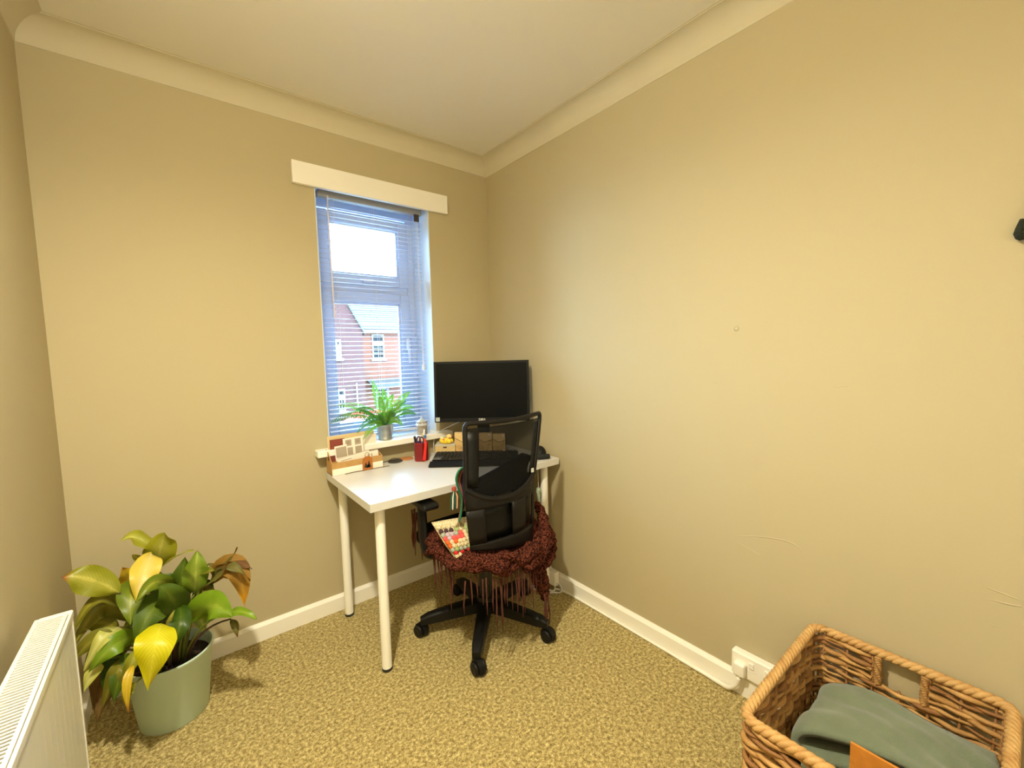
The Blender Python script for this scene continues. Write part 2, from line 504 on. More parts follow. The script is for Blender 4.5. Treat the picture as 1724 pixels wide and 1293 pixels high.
# venetian blind
bl = thing('venetian_blind', 'white slatted blind lowered in front of the window', 'blind', (-.71, .06, .86))
BX0, BX1, BY = -.990, -.432, .060
MB().box((BX0, BY - .02, 2.094), (BX1, BY + .02, 2.126)).build('headrail', M_HEAD, bl, bevel=.002)
MB().box((BX0, BY - .013, .868), (BX1, BY + .013, .882)).build('bottom_rail', M_BLIND, bl, bevel=.003)
def slat_fn(u, v):
    t = R(7)
    a = (v - .5) * .025
    h = .0022 * (1 - (2 * v - 1) ** 2)
    return Vector((BX0 + (BX1 - BX0) * u, BY + a * math.cos(t), a * math.sin(t) + h))
NS = 51
sl0 = None
for i in range(NS):
    z = .893 + i * (2.055 - .893) / (NS - 1)
    if sl0 is None:
        mb = MB().grid(slat_fn, 1, 5)
        sl0 = mb.build('slat', M_BLIND, bl, smooth=True, angle=0)
        sl0.location = (0, 0, z); o = sl0
    else:
        o = sl0.copy(); C.objects.link(o); MW[o.name] = MW[sl0.name]
        o.location = (0, 0, z)
    if i % 9 == 4: o.rotation_euler = (0, R(rnd.uniform(-.15, .15)), 0)
for x in (-.915, -.71, -.505):
    mb = MB()
    mb.tube([(x, BY - .0135, .88), (x, BY - .0135, 2.09)], .0007, 5).tube([(x, BY + .0135, .88), (x, BY + .0135, 2.09)], .0007, 5)
    mb.build('ladder_cord', M_CORD, bl)
mb = MB().tube([(-.945, BY - .026, 2.10), (-.948, BY - .028, 2.02), (-.945, BY - .03, 1.50)], .0038, 8)
mb.build('tilt_wand', M_WAND, bl, smooth=True)
mb = MB().tube(catmull([(-.468, BY - .022, 2.09), (-.468, BY - .026, 1.6), (-.464, BY - .027, 1.25)], 4), .0012, 5).tube(catmull([(-.462, BY - .022, 2.09), (-.461, BY - .026, 1.6), (-.458, BY - .027, 1.25)], 4), .0012, 5)
mb.build('lift_cord', M_CORD, bl)
MB().lathe([(.0, .0), (.007, .002), (.0085, .02), (.004, .042), (.0, .044)], (-.461, BY - .027, 1.21), 12).build('cord_tassel', M_HANDLE, bl, smooth=True)
MB().box((-.482, BY - .024, 2.055), (-.452, BY - .020, 2.095)).build('cord_lock', mat('cord_lock_dark', (60, 50, 48), .5), bl)

# ------------------------------------------------------------------ desk
M_DESK = mat('desk_white_laminate', (208, 206, 201), rough=.36)
M_LEG = mat('desk_leg_white', (246, 243, 234), rough=.35)
M_FOOT = mat('desk_foot_black', (40, 38, 36), rough=.6)
DX0, DX1, DY0, DY1, DZ = -1.045, -.020, -.624, -.030, .735
desk = thing('desk', 'small white desk with round legs in the corner under the window', 'desk', ((DX0 + DX1) / 2, (DY0 + DY1) / 2, 0))
MB().box((DX0, DY0, DZ - .034), (DX1, DY1, DZ)).build('tabletop', M_DESK, desk, bevel=.0015)
for x, y in ((DX0 + .058, DY0 + .058), (DX1 - .058, DY0 + .058), (DX0 + .058, DY1 - .055), (DX1 - .058, DY1 - .055)):
    mb = MB().lathe([(.0205, .012), (.0205, DZ - .045), (.028, DZ - .040), (.028, DZ - .034)], (x, y, 0), 24)
    lg = mb.build('leg', M_LEG, desk, smooth=True)
    MB().lathe([(.019, 0), (.0215, .002), (.0215, .013), (.019, .014)], (x, y, 0), 24).build('foot', M_FOOT, lg, smooth=True)

# ------------------------------------------------------------------ radiator
M_RAD = mat('radiator_enamel', (226, 224, 216), rough=.3)
M_RADIN = mat('radiator_inside_shade', (52, 44, 34), rough=.7)  # dark colour stands in for the shade between the grille slats
RX0, RX1, RY0, RY1, RZ0, RZ1 = -1.905, -1.840, -1.75, -.700, .115, .684
rad = thing('radiator', 'white steel radiator with a slotted top grille on the left wall', 'radiator', ((RX0 + RX1) / 2, (RY0 + RY1) / 2, RZ0))
# front panel with shallow vertical flutes
mb = MB()
def flute(u, v):
    y = RY0 + (RY1 - .012 - RY0) * u
    ph = (u * 26) % 1.0
    d = .0007 if .12 < ph < .88 else 0.0
    if v < .04 or v > .95: d = 0
    return Vector((RX1 - .001 - d, y, RZ0 + .004 + (RZ1 - .018 - RZ0) * v))
mb.grid(flute, 26 * 8, 24)
mb.box((RX1 - .012, RY0, RZ0 + .004), (RX1 - .006, RY1 - .012, RZ1 - .014))
mb.build('front_panel', M_RAD, rad, smooth=True, angle=60)
MB().box((RX0, RY0, RZ0 + .02), (RX0 + .012, RY1 - .01, RZ1 - .02)).build('rear_panel', M_RAD, rad, bevel=.003)
MB().box((RX0 + .014, RY0 + .02, RZ0 + .06), (RX1 - .014, RY1 - .03, RZ1 - .035)).build('convector_fins', M_RADIN, rad)
mb = MB().box((RX0, RY1 - .010, RZ0 + .01), (RX1 + .0005, RY1, RZ1 - .002)); mb.build('side_panel', M_RAD, rad, bevel=.002)
gr = MB().box((RX0, RY0, RZ1 - .012), (RX0 + .008, RY1, RZ1)).box((RX1 - .013, RY0, RZ1 - .012), (RX1 - .006, RY1, RZ1)).box((RX1 - .0045, RY0, RZ1 - .016), (RX1 + .0015, RY1, RZ1 - .001))
gr.box((RX0 + .008, RY1 - .006, RZ1 - .012), (RX1, RY1, RZ1 + .001))
grille = gr.build('top_grille', M_RAD, rad, bevel=.001)
s0 = None
n = 104
for i in range(n):
    y = RY1 - .012 - i * .0102
    if s0 is None:
        s0 = MB().box((RX0 + .006, -.0023, RZ1 - .0045), (RX1 - .012, .0023, RZ1 - .002)).build('slat', M_RAD, grille)
        s0.location = (0, y, 0)
    else:
        o = s0.copy(); C.objects.link(o); o.location = (0, y, 0)
for y in (RY0 + .25, RY1 - .22):
    MB().box((XL + .001, y - .02, .25), (RX0 + .002, y + .02, .58)).build('wall_bracket', M_RAD, rad)
mb = MB().tube(catmull([(-1.872, RY1 - .012, .15), (-1.872, RY1 + .03, .15), (-1.872, RY1 + .035, .12), (-1.872, RY1 + .035, 0)], 4), .0075, 10)
mb.lathe([(.012, 0), (.014, .004), (.014, .03), (.010, .034)], (-1.872, RY1 + .035, .135), 16)
mb.build('pipe_valve', mat('valve_chrome', (190, 186, 180), .3, metal=.9), rad, smooth=True)

# ------------------------------------------------------------------ office chair
M_BLK = mat('chair_black_plastic', (11, 10, 9), rough=.5, spec=.3)
M_BLK2 = mat('chair_black_satin', (17, 14, 12), rough=.5, spec=.3)
M_FAB = mat('chair_black_fabric', (8, 8, 9), rough=.95, spec=.1, bump=(600, .4, .002))
M_GAS = mat('gas_column_black', (18, 18, 18), rough=.3)
CXc, CYc = -.504, -.602
chair = thing('office_chair', 'black mesh-backed office chair on castors pushed up to the white desk', 'chair', (CXc, CYc, 0))
# five-star base
base = MB().lathe([(.034, .075), (.046, .078), (.052, .11), (.044, .14), (.034, .150)], (CXc, CYc, 0), 24).build('base_hub', M_BLK, chair, smooth=True)
for k in range(5):
    a = R(-133 + 72 * k)
    d = Vector((math.cos(a), math.sin(a), 0)); s = Vector((-d.y, d.x, 0)); o0 = Vector((CXc, CYc, 0))
    mb = MB(); N = 8; vs = []
    for i in range(N + 1):
        t = i / N
        r = .025 + .285 * t
        wd = .031 * (1 - t) + .022 * t
        zt = .138 - .040 * t ** 1.5; zb = .086 - .024 * t
        if i == N: zt -= .008; wd *= .8
        p = o0 + d * r
        vs += [p + s * -wd + Vector((0, 0, zb)), p + s * wd + Vector((0, 0, zb)), p + s * wd + Vector((0, 0, zt - .006)), p + s * wd * .6 + Vector((0, 0, zt)), p + s * -wd * .6 + Vector((0, 0, zt)), p + s * -wd + Vector((0, 0, zt - .006))]
    fs = []
    for i in range(N):
        for j in range(6):
            fs.append((i * 6 + j, i * 6 + (j + 1) % 6, i * 6 + 6 + (j + 1) % 6, i * 6 + 6 + j))
    fs += [tuple(range(6)), tuple(N * 6 + j for j in range(5, -1, -1))]
    mb.add(vs, fs)
    arm = mb.build('base_arm', M_BLK, chair, smooth=True, angle=30)
    # castor: two wheels and a hood, trailing a little outwards
    c = o0 + d * .30
    ca = a + R([40, -20, 65, 20, -50][k])
    dd = Vector((math.cos(ca), math.sin(ca), 0)); ss = Vector((-dd.y, dd.x, 0))
    M = Matrix.Translation(c + dd * .012 + Vector((0, 0, .0275))) @ Matrix(((dd.x, ss.x, 0, 0), (dd.y, ss.y, 0, 0), (0, 0, 1, 0), (0, 0, 0, 1)))
    Mr = M @ Matrix.Rotation(R(90), 4, 'X')
    cs = MB()
    cs.tube([c + Vector((0, 0, .045)), c + Vector((0, 0, .070))], .009, 10)
    hood = [(.030 * math.cos(t), .031 * math.sin(t)) for t in [R(-10 + 200 * i / 12) for i in range(13)]]
    cs.prism([(1.12 * a_ - .002, 1.1 * b2) for a_, b2 in hood] + [(-.034, -.012), (0, -.004), (.034, -.012)], 'y', -.0125, .0125, M=M)
    cas = cs.build('castor', M_BLK, chair, smooth=True, angle=35)
    for sg in (-1, 1):
        w_ = MB().lathe([(.0, sg * .011), (.024, sg * .011), (.0275, sg * .014), (.0275, sg * .022), (.024, sg * .026), (.012, sg * .027), (.0, sg * .025)], (0, 0, 0), 24, M=Mr)
        w_.build('wheel', M_BLK2, cas, smooth=True, angle=50)
MB().lathe([(.030, .125), (.030, .30), (.022, .302), (.022, .40)], (CXc, CYc, 0), 20).build('gas_column', M_GAS, chair, smooth=True)
MX = -.535
mb = MB().box((MX - .11, CYc - .15, .365), (MX + .11, CYc + .12, .420)); mb.box((MX - .05, CYc - .07, .31), (MX + .05, CYc + .06, .37))
mb.build('tilt_mechanism', M_BLK, chair, bevel=.008)
mb = MB().tube([(MX + .08, CYc + .02, .395), (MX + .20, CYc + .03, .385), (MX + .24, CYc + .03, .380)], [.005, .005, .009], 8)
mb.build('height_lever', M_BLK, chair, smooth=True)
# seat cushion
def seat(u, v):
    a = 2 * math.pi * u
    e = 4.0
    cx = math.copysign(abs(math.cos(a)) ** (2 / e), math.cos(a)); sy = math.copysign(abs(math.sin(a)) ** (2 / e), math.sin(a))
    prof = [(0, 0), (.9, 0), (1, .35), (1, .7), (.93, .95), (.7, 1.0), (.0, .94)]
    k = v * (len(prof) - 1); i = min(int(k), len(prof) - 2); f = k - i
    r = prof[i][0] * (1 - f) + prof[i + 1][0] * f; z = prof[i][1] * (1 - f) + prof[i + 1][1] * f
    return Vector((MX + .245 * r * cx, -.585 + .235 * r * sy, .420 + .075 * z - .02 * max(0, (r * sy - .6)) ))
mb = MB().grid(seat, 40, 12); mb.build('seat', M_FAB, chair, smooth=True, weld=True)
# back: frame, mesh, lower shell, lumbar pad, spine.  xs at height z
BZ0, BZ1 = .50, 1.035
def backy(u, z):    # u -1..1
    t = (z - BZ0) / (BZ1 - BZ0)
    return -.835 - .035 * (1 - u * u) - .030 * math.sin(math.pi * min(1, max(0, t)) * 1.0) * .5 + .012 * (t - .5)
def backhw(z):
    t = (z - BZ0) / (BZ1 - BZ0)
    return .160 + .034 * min(1, t * 1.1)
def backcx(z):
    return -.572 + .030 * max(0, (z - .78) / .25)
BKL = [(.44, -.735, -.414), (.545, -.737, -.410), (.72, -.758, -.404), (.79, -.754, -.400), (1.04, -.735, -.338)]   # height, left edge, right edge
def BP(u, z, off=0.0):
    zz = min(1.04, max(.44, z))
    for (za, la, ra), (zb, lb, rb_) in zip(BKL, BKL[1:]):
        if zz <= zb:
            f = (zz - za) / (zb - za); l_, r_ = la + (lb - la) * f, ra + (rb_ - ra) * f
            break
    return Vector((l_ + (r_ - l_) * (u + 1) / 2, backy(u, z) + off, z))
def mesh_bottom(u):   # lower edge of the mesh opening, a hammock curve
    return .728 + .060 * abs(u) ** 2.2
# woven mesh panel (semi see-through)
mm = bpy.data.materials.new('chair_mesh_weave'); mm.use_nodes = True
nt = mm.node_tree; pb = nt.nodes['Principled BSDF']
pb.inputs['Base Color'].default_value = (.004, .004, .004, 1); pb.inputs['Roughness'].default_value = .8; pb.inputs['Specular IOR Level'].default_value = .15
tr = nt.nodes.new('ShaderNodeBsdfTransparent'); mx = nt.nodes.new('ShaderNodeMixShader'); mx.inputs['Fac'].default_value = .14
nt.links.new(pb.outputs['BSDF'], mx.inputs[1]); nt.links.new(tr.outputs['BSDF'], mx.inputs[2])
nt.links.new(mx.outputs['Shader'], nt.nodes['Material Output'].inputs['Surface'])
mb = MB().grid(lambda u, v: BP((u * 2 - 1) * .985, mesh_bottom(u * 2 - 1) - .01 + (BZ1 - .01 - mesh_bottom(u * 2 - 1)) * v, .004), 20, 12)
mb.build('mesh_panel', mm, chair, smooth=True)
# outer frame: two uprights and a top rail (flat bars), swept
path = [(-1, .785), (-1, .83), (-1, .88), (-1, .96), (-1, 1.012), (-.97, 1.03), (-.9, 1.035), (-.5, 1.033), (0, 1.031), (.5, 1.033), (.9, 1.035), (.97, 1.03), (1, 1.012), (1, .96), (1, .88), (1, .83), (1, .785)]
mb = MB().tube(catmull([BP(u, z) for u, z in path], 3), .0095, 8)
mb.build('back_frame', M_BLK2, chair, smooth=True)
mb = MB().tube([BP(u / 10, mesh_bottom(u / 10) - .004) for u in range(-10, 11)], .011, 8)
mb.build('lower_rail', M_BLK2, chair, smooth=True)
# vertical black strip inside both edges of the mesh
for sg in (-1, 1):
    mb = MB().grid(lambda u, v: BP(sg * ((.72 if sg < 0 else .78) + (.27 if sg < 0 else .21) * u), .79 + (1.0 - .79) * v, .001), 2, 6)
    mb.build('edge_strip', M_BLK, chair, smooth=True, solid=.004)
# lower shell with three openings, built as bars round them and recessed backing
def shell_quad(u0, u1, za, zb, off, name, m, th, par):
    mb = MB().grid(lambda u, v: BP(u0 + (u1 - u0) * u, (za(u0 + (u1 - u0) * u) * (1 - v) + zb(u0 + (u1 - u0) * u) * v), off), 8, 4)
    return mb.build(name, m, par, smooth=True, solid=th)
bot = lambda u: .503 - .032 * u
zt_o, zb_o = (lambda u: .698), (lambda u: .556)
shell = shell_quad(-1, 1, zt_o, lambda u: mesh_bottom(u) - .002, 0, 'back_shell', M_BLK2, .010, chair)
shell_quad(-1, 1, bot, zb_o, 0, 'shell_bar', M_BLK2, .010, shell)
for u0, u1 in ((-1, -.60), (.15, .60), (.92, 1)):
    shell_quad(u0, u1, zb_o, zt_o, 0, 'shell_bar', M_BLK2, .010, shell)
shell_quad(-.95, .95, zb_o, zt_o, .020, 'shell_recess', M_BLK, .006, shell)
mb = MB().prism([(-.07, .40), (.07, .40), (.05, .56), (-.05, .56)], 'y', -.855, -.842, M=Matrix.Translation((MX, 0, 0)))
mb.box((MX - .05, -.85, .395), (MX + .05, CYc - .08, .415))
mb.build('back_spine', M_BLK, chair, bevel=.006)
# lumbar pad in front of the mesh: padded crescent
mb = MB().grid(lambda u, v: BP((u * 2 - 1) * .82 + .12, .752 + .023 * v + (.025 + .085 * u ** .8 - .035 * max(0, u - .8) / .2) * v - .02 * (1 - v), .028 + .02 * math.sin(math.pi * v)), 16, 8)
mb.build('lumbar_pad', M_FAB, chair, smooth=True, solid=.018)
MB().box((BP(.76, .8).x, BP(.76, .8).y - .017, .795), (BP(.83, .8).x, BP(.76, .8).y - .013, .812)).build('label_tag', mat('white_label', (200, 200, 195), .6), chair)
# armrests
for sg in (-1, 1):
    x = MX + sg * .262
    pad = MB().prism([(-.65, .655), (-.39, .662), (-.38, .672), (-.39, .685), (-.64, .682), (-.655, .67)], 'x', x - .035, x + .035)
    ar = pad.build('armrest', M_BLK, chair, bevel=.01, segs=3)
    post = MB().tube(catmull([(x, -.555, .66), (x, -.56, .58), (x, -.57, .47), (x - sg * .03, -.58, .425), (x - sg * .16, -.60, .412)], 4), .030, 10, flat=.55)
    post.build('arm_post', M_BLK, ar, smooth=True)

# ------------------------------------------------------------------ throw on the seat, cushion cover, scarf
def knit_mat(name, c1, c2, scale=120, depth=.006):
    m = bpy.data.materials.new(name); m.use_nodes = True
    nt = m.node_tree; b_ = nt.nodes['Principled BSDF']; b_.inputs['Roughness'].default_value = .95; b_.inputs['Specular IOR Level'].default_value = .1
    tc = nt.nodes.new('ShaderNodeTexCoord'); v = nt.nodes.new('ShaderNodeTexVoronoi'); v.inputs['Scale'].default_value = scale
    nt.links.new(tc.outputs['Object'], v.inputs['Vector'])
    cr = nt.nodes.new('ShaderNodeValToRGB'); cr.color_ramp.elements[0].color = (*lin(c1), 1); cr.color_ramp.elements[1].color = (*lin(c2), 1); cr.color_ramp.elements[1].position = .75
    nt.links.new(v.outputs['Distance'], cr.inputs['Fac']); nt.links.new(cr.outputs['Color'], b_.inputs['Base Color'])
    bp = nt.nodes.new('ShaderNodeBump'); bp.inputs['Strength'].default_value = 1; bp.inputs['Distance'].default_value = depth; bp.invert = True
    nt.links.new(v.outputs['Distance'], bp.inputs['Height']); nt.links.new(bp.outputs['Normal'], b_.inputs['Normal'])
    return m
M_RUST = knit_mat('rust_brown_wool', (128, 68, 50), (40, 15, 11), 125, .008)
M_RUSTF = mat('rust_brown_fringe', (84, 40, 28), rough=.95)
throw = thing('knitted_throw', 'rust brown chunky knitted throw with long fringe bunched on the chair seat', 'throw', (MX, -.70, .42))
# the body of the throw: a lumpy draped band running round three sides of the seat
path = catmull([(-.765, -.56, .500), (-.778, -.64, .502), (-.780, -.70, .500), (-.765, -.80, .500), (-.70, -.862, .492), (-.62, -.885, .472), (-.54, -.893, .458), (-.46, -.888, .455), (-.385, -.865, .462), (-.335, -.80, .490), (-.315, -.70, .50), (-.310, -.58, .50)], 8)
mb = MB(); NP = len(path); NV = 10; vs = []
r2 = random.Random(5)
for i, p in enumerate(path):
    t = (path[min(i + 1, NP - 1)] - path[max(i - 1, 0)]).normalized()
    out = Vector((t.y, -t.x, 0)).normalized()   # walking left side -> back -> right side: outwards
    if out.dot(p - Vector((MX, -.6, p.z))) < 0: out = -out
    f = i / (NP - 1)
    drop = (.026 + .014 * math.sin(f * math.pi) + .014 * math.sin(f * 23))
    for j in range(NV + 1):
        v = j / NV
        lump = .016 * math.sin(f * 41 + v * 3) + .010 * math.sin(f * 77 + v * 7)
        if v < .35:      # lies on the seat
            k = v / .35
            q = p - out * (.10 * (1 - k)) + Vector((0, 0, .012 + .012 * math.sin(k * 3.1) + lump * .5))
        else:
            k = (v - .35) / .65
            q = p + out * (.030 * math.sin(min(1, k * 1.4) * 1.6) + lump) + Vector((0, 0, .010 - drop * k))
        vs.append(q)
fs = [(i * (NV + 1) + j, i * (NV + 1) + j + 1, (i + 1) * (NV + 1) + j + 1, (i + 1) * (NV + 1) + j) for i in range(NP - 1) for j in range(NV)]
mb.add(vs, fs)
mb.build('drape', M_RUST, throw, smooth=True, solid=.014, angle=0)
# thick twisted folds over it
folds = [
    [(-.735, -.845, .500), (-.69, -.885, .478), (-.645, -.905, .452), (-.605, -.905, .430), (-.57, -.89, .430)],
    [(-.635, -.893, .495), (-.595, -.915, .490), (-.56, -.915, .465), (-.575, -.918, .442), (-.605, -.915, .445)],
    [(-.565, -.895, .440), (-.53, -.92, .460), (-.475, -.915, .472), (-.43, -.895, .458), (-.45, -.91, .425), (-.52, -.915, .405)],
    [(-.445, -.90, .395), (-.40, -.895, .425), (-.365, -.875, .475), (-.335, -.84, .520), (-.315, -.79, .575), (-.325, -.76, .60)],
    [(-.355, -.86, .53), (-.315, -.85, .480), (-.305, -.85, .430), (-.335, -.868, .385), (-.40, -.885, .365), (-.455, -.89, .355)],
    [(-.40, -.875, .36), (-.385, -.875, .31), (-.375, -.875, .255), (-.372, -.872, .20)],
    [(-.455, -.885, .37), (-.43, -.88, .32), (-.41, -.885, .28), (-.395, -.88, .24)],
    [(-.775, -.52, .505), (-.792, -.62, .500), (-.795, -.72, .478), (-.775, -.80, .455)],
]
rad_ = [.026, .019, .027, .027, .027, .026, .021, .020]
for F, r in zip(folds, rad_):
    P = catmull(F, 6)
    rs = [r * (.55 + .45 * math.sin(math.pi * min(1, max(0, (i + 1.5) / (len(P) + 1))))) * (1 + .14 * math.sin(i * 1.9)) for i in range(len(P))]
    MB().tube(P, rs, 10).build('fold', M_RUST, throw, smooth=True, angle=0)
# fringe strands, each its own cord with a small tassel end
fr = []
for x0, x1, y0, y1, z, l0, l1, nn in ((-.800, -.802, -.46, -.56, .60, .12, .22, 9), (-.792, -.785, -.62, -.80, .47, .10, .20, 11), (-.76, -.66, -.83, -.895, .42, .08, .15, 6),
                                      (-.66, -.50, -.90, -.918, .415, .11, .23, 12), (-.49, -.40, -.912, -.89, .375, .09, .17, 6), (-.40, -.36, -.90, -.88, .25, .10, .16, 6)):
    for i in range(nn):
        t = (i + rnd.uniform(.1, .9)) / nn
        fr.append((Vector((x0 + (x1 - x0) * t, y0 + (y1 - y0) * t, z + rnd.uniform(-.01, .02))), rnd.uniform(l0, l1)))
for p, l in fr:
    sway = Vector((rnd.uniform(-.012, .012), rnd.uniform(-.012, .006), 0))
    P = [p, p + Vector((0, 0, -l * .35)) + sway * .5, p + Vector((0, 0, -l * .7)) + sway, p + Vector((0, 0, -l)) + sway * .8]
    MB().tube(P, [.0035, .0030, .0032, .0016], 5).build('fringe_strand', M_RUSTF, throw, smooth=True, angle=0)

# granny-square crochet piece folded on the seat: rows of coloured clusters
gs = thing('crochet_square', 'folded cream crochet square with red, grey and green stitch rows on the seat', 'blanket', (-.735, -.72, .53))
M_CREAM = knit_mat('cream_yarn', (250, 238, 205), (190, 172, 130), 220, .003)
GY = {'red': mat('red_yarn', (196, 30, 32), .95), 'coral': mat('coral_yarn', (226, 82, 78), .95), 'grey': mat('grey_green_yarn', (150, 156, 142), .95),
      'sage': mat('sage_yarn', (146, 160, 104), .95), 'orange': mat('orange_yarn', (206, 92, 34), .95), 'plum': mat('plum_yarn', (66, 44, 50), .95), 'lilac': mat('lilac_yarn', (176, 158, 172), .95), 'cream': M_CREAM}
A = Vector((-.657, -.755, .622)); B = Vector((-.820, -.695, .622)); Cc = Vector((-.778, -.800, .502)); Dd = Vector((-.660, -.815, .515))
def gq(u, v):     # u across (left to right), v down
    p = (B * (1 - u) + A * u) * (1 - v) + (Cc * (1 - u) + Dd * u) * v
    return p + Vector((-.35, -.85, .2)) * (.028 * math.sin(math.pi * u) * math.sin(math.pi * v) + .012 * math.sin(math.pi * v))
mb = MB().grid(gq, 14, 14); mb.build('crochet_panel', M_CREAM, gs, smooth=True, solid=.012, angle=0)
rows = [(.13, ['cream'] * 6), (.24, ['plum', 'plum', 'plum', 'sage', 'cream', 'sage']), (.34, ['grey', 'lilac', 'lilac', 'grey', 'coral', 'cream', 'sage']), (.44, ['coral', 'lilac', 'coral', 'coral', 'coral', 'cream', 'sage']),
        (.54, ['orange', 'cream', 'orange', 'cream', 'cream', 'cream', 'sage']), (.65, ['orange', 'cream', 'cream', 'cream', 'cream', 'cream', 'sage']), (.76, ['grey', 'sage', 'grey', 'grey', 'sage', 'grey']), (.85, ['red', 'red', 'red', 'red', 'red']), (.95, ['cream'] * 6)]
for v, cols in rows:
    cols = [c_ for c_ in cols for _ in (0,)] if len(cols) < 6 else cols + cols[-2:]
    nn = len(cols)
    for i, cn in enumerate(cols):
        u = (i + .5) / nn
        p = gq(u, v); q = gq(u, min(1, v + .05))
        dn = (q - gq(u, v - .05)).normalized()
        M = Vector((-.25, -.95, .18)) * .009
        MB().tube([p + M - dn * .011, p + M - dn * .004, p + M + dn * .005, p + M + dn * .011], [.004, .0098, .0098, .004], 6).build('stitch_cluster', GY[cn], gs, smooth=True, angle=0)
rim = [gq(0, 0), gq(.5, 0), gq(1, 0), gq(1, .5), gq(1, 1), gq(.5, 1), gq(0, 1), gq(0, .5)]
MB().tube(rim, .006, 6, closed=True).build('edging', M_CREAM, gs, smooth=True, angle=0)

# striped woven bag strap hung down the side of the chair back
def stripe_mat():
    m = bpy.data.materials.new('striped_weave'); m.use_nodes = True
    nt = m.node_tree; b_ = nt.nodes['Principled BSDF']; b_.inputs['Roughness'].default_value = .9
    tc = nt.nodes.new('ShaderNodeTexCoord'); sp = nt.nodes.new('ShaderNodeSeparateXYZ'); nt.links.new(tc.outputs['UV'], sp.inputs[0])
    cr = nt.nodes.new('ShaderNodeValToRGB'); cr.color_ramp.interpolation = 'CONSTANT'
    cols = [(20, 110, 70), (26, 84, 60), (224, 170, 140), (150, 26, 40), (226, 190, 160), (140, 24, 36), (30, 34, 86), (60, 20, 40), (150, 30, 40)]
    e = cr.color_ramp.elements
    e[0].position = 0; e[0].color = (*lin(cols[0]), 1); e[1].position = .07; e[1].color = (*lin(cols[1]), 1)
    for i, c_ in enumerate(cols[2:]):
        k = e.new(.14 + i * .11); k.color = (*lin(c_), 1)
    nt.links.new(sp.outputs[0], cr.inputs['Fac']); nt.links.new(cr.outputs['Color'], b_.inputs['Base Color'])
    w_ = nt.nodes.new('ShaderNodeTexWave'); w_.inputs['Scale'].default_value = 60
    nt.links.new(tc.outputs['UV'], w_.inputs['Vector'])
    bp = nt.nodes.new('ShaderNodeBump'); bp.inputs['Strength'].default_value = .5; bp.inputs['Distance'].default_value = .003
    nt.links.new(w_.outputs['Fac'], bp.inputs['Height']); nt.links.new(bp.outputs['Normal'], b_.inputs['Normal'])
    return m
sc = thing('woven_strap', 'striped woven strap in green, red and navy hanging beside the chair back', 'strap', (-.75, -.80, .60))
SP = catmull([(-.715, -.80, .862), (-.749, -.80, .850), (-.764, -.80, .825), (-.764, -.80, .804), (-.757, -.80, .779), (-.747, -.80, .75), (-.741, -.80, .727), (-.744, -.80, .684), (-.754, -.80, .640)], 5)
def strapf(u, v):
    k = v * (len(SP) - 1); i = min(int(k), len(SP) - 2); f = k - i
    p = SP[i] * (1 - f) + SP[i + 1] * f
    wd = .075 * (1 - .72 * max(0, v - .25) / .75)
    return p + Vector((wd * u, .030 * u + .012 * math.sin(math.pi * u), -.02 * u * (1 - v)))
MB().grid(strapf, 9, 40).build('strap_band', stripe_mat(), sc, smooth=True, solid=.006, angle=0)
mb = MB().lathe([(0, 0), (.008, .003), (.010, .010), (.007, .018), (0, .020)], (-.782, -.812, .775), 12); mb.build('tassel_bead', mat('tassel_red', (150, 60, 46), .9), sc, smooth=True)
for i, cc in enumerate([(30, 70, 50), (214, 206, 196), (26, 60, 48), (34, 80, 60), (222, 160, 130)]):
    x = -.797 + i * .0065
    MB().tube([(-.782 + (i - 2) * .002, -.812, .777), (x, -.815, .755), (x - .001, -.813, .705)], [.002, .0042, .003], 6).build('tassel_strand', mat('tassel_thread', cc, .9), sc, smooth=True)

# small white crochet leaf hanging between chair and desk leg
hg = thing('crochet_leaf', 'small white and green crochet leaf hanging beside the desk leg near the wall', 'ornament', (-.125, -.575, .50))
def leaff(u, v):
    a = 2 * math.pi * u
    wd = .018 * math.sin(math.pi * min(1, .12 + .88 * (1 - v) ** .7)) if v < 1 else 0
    wd = .017 * (1 - v) ** .6 * min(1, .55 + v * 4)
    return Vector((-.128 + wd * math.cos(a) + .004 * v, -.575 + wd * .6 * math.sin(a), .585 - .108 * v))
MB().grid(leaff, 12, 14).build('crochet_body', knit_mat('white_green_yarn', (232, 232, 222), (120, 150, 120), 160, .003), hg, smooth=True)
MB().tube([(-.128, -.575, .583), (-.126, -.572, .64), (-.124, -.570, .6995)], .0012, 5).build('hanging_thread', M_CORD, hg)

# ------------------------------------------------------------------ monitor, keyboard, mouse
RZ = math.atan2(-.625, .78)
M_SCR = mat('screen_glass_off', (5, 7, 8), rough=.4, spec=.12)
M_BEZ = mat('monitor_black', (9, 9, 9), rough=.5, spec=.25)
mon = thing('monitor', 'black flat-screen monitor with a dark screen in the corner of the desk', 'monitor', (-.274, -.284, DZ), RZ)
T = Matrix.Translation((0, .004, .358)) @ Matrix.Rotation(R(-4.5), 4, 'X')
W2, H2 = .264, .168
mb = MB().box((-W2, -.002, -H2), (W2, .018, H2), M=T).box((-.19, .018, -.11), (.19, .045, .11), M=T)
hs = mb.build('housing', M_BEZ, mon, bevel=.003, local=True)
mb = MB(); t_ = .014
mb.box((-W2, -.007, -H2), (-W2 + t_, -.001, H2), M=T).box((W2 - t_, -.007, -H2), (W2, -.001, H2), M=T).box((-W2 + t_, -.007, H2 - t_), (W2 - t_, -.001, H2), M=T).box((-W2 + t_, -.007, -H2), (W2 - t_, -.001, -H2 + .020), M=T)
bz = mb.build('bezel', M_BEZ, mon, local=True, bevel=.001)
MB().box((-W2 + t_, -.004, -H2 + .020), (W2 - t_, -.002, H2 - t_), M=T).build('screen', M_SCR, mon, local=True)
M_STK = mat('sticker_silver', (176, 182, 180), rough=.5)
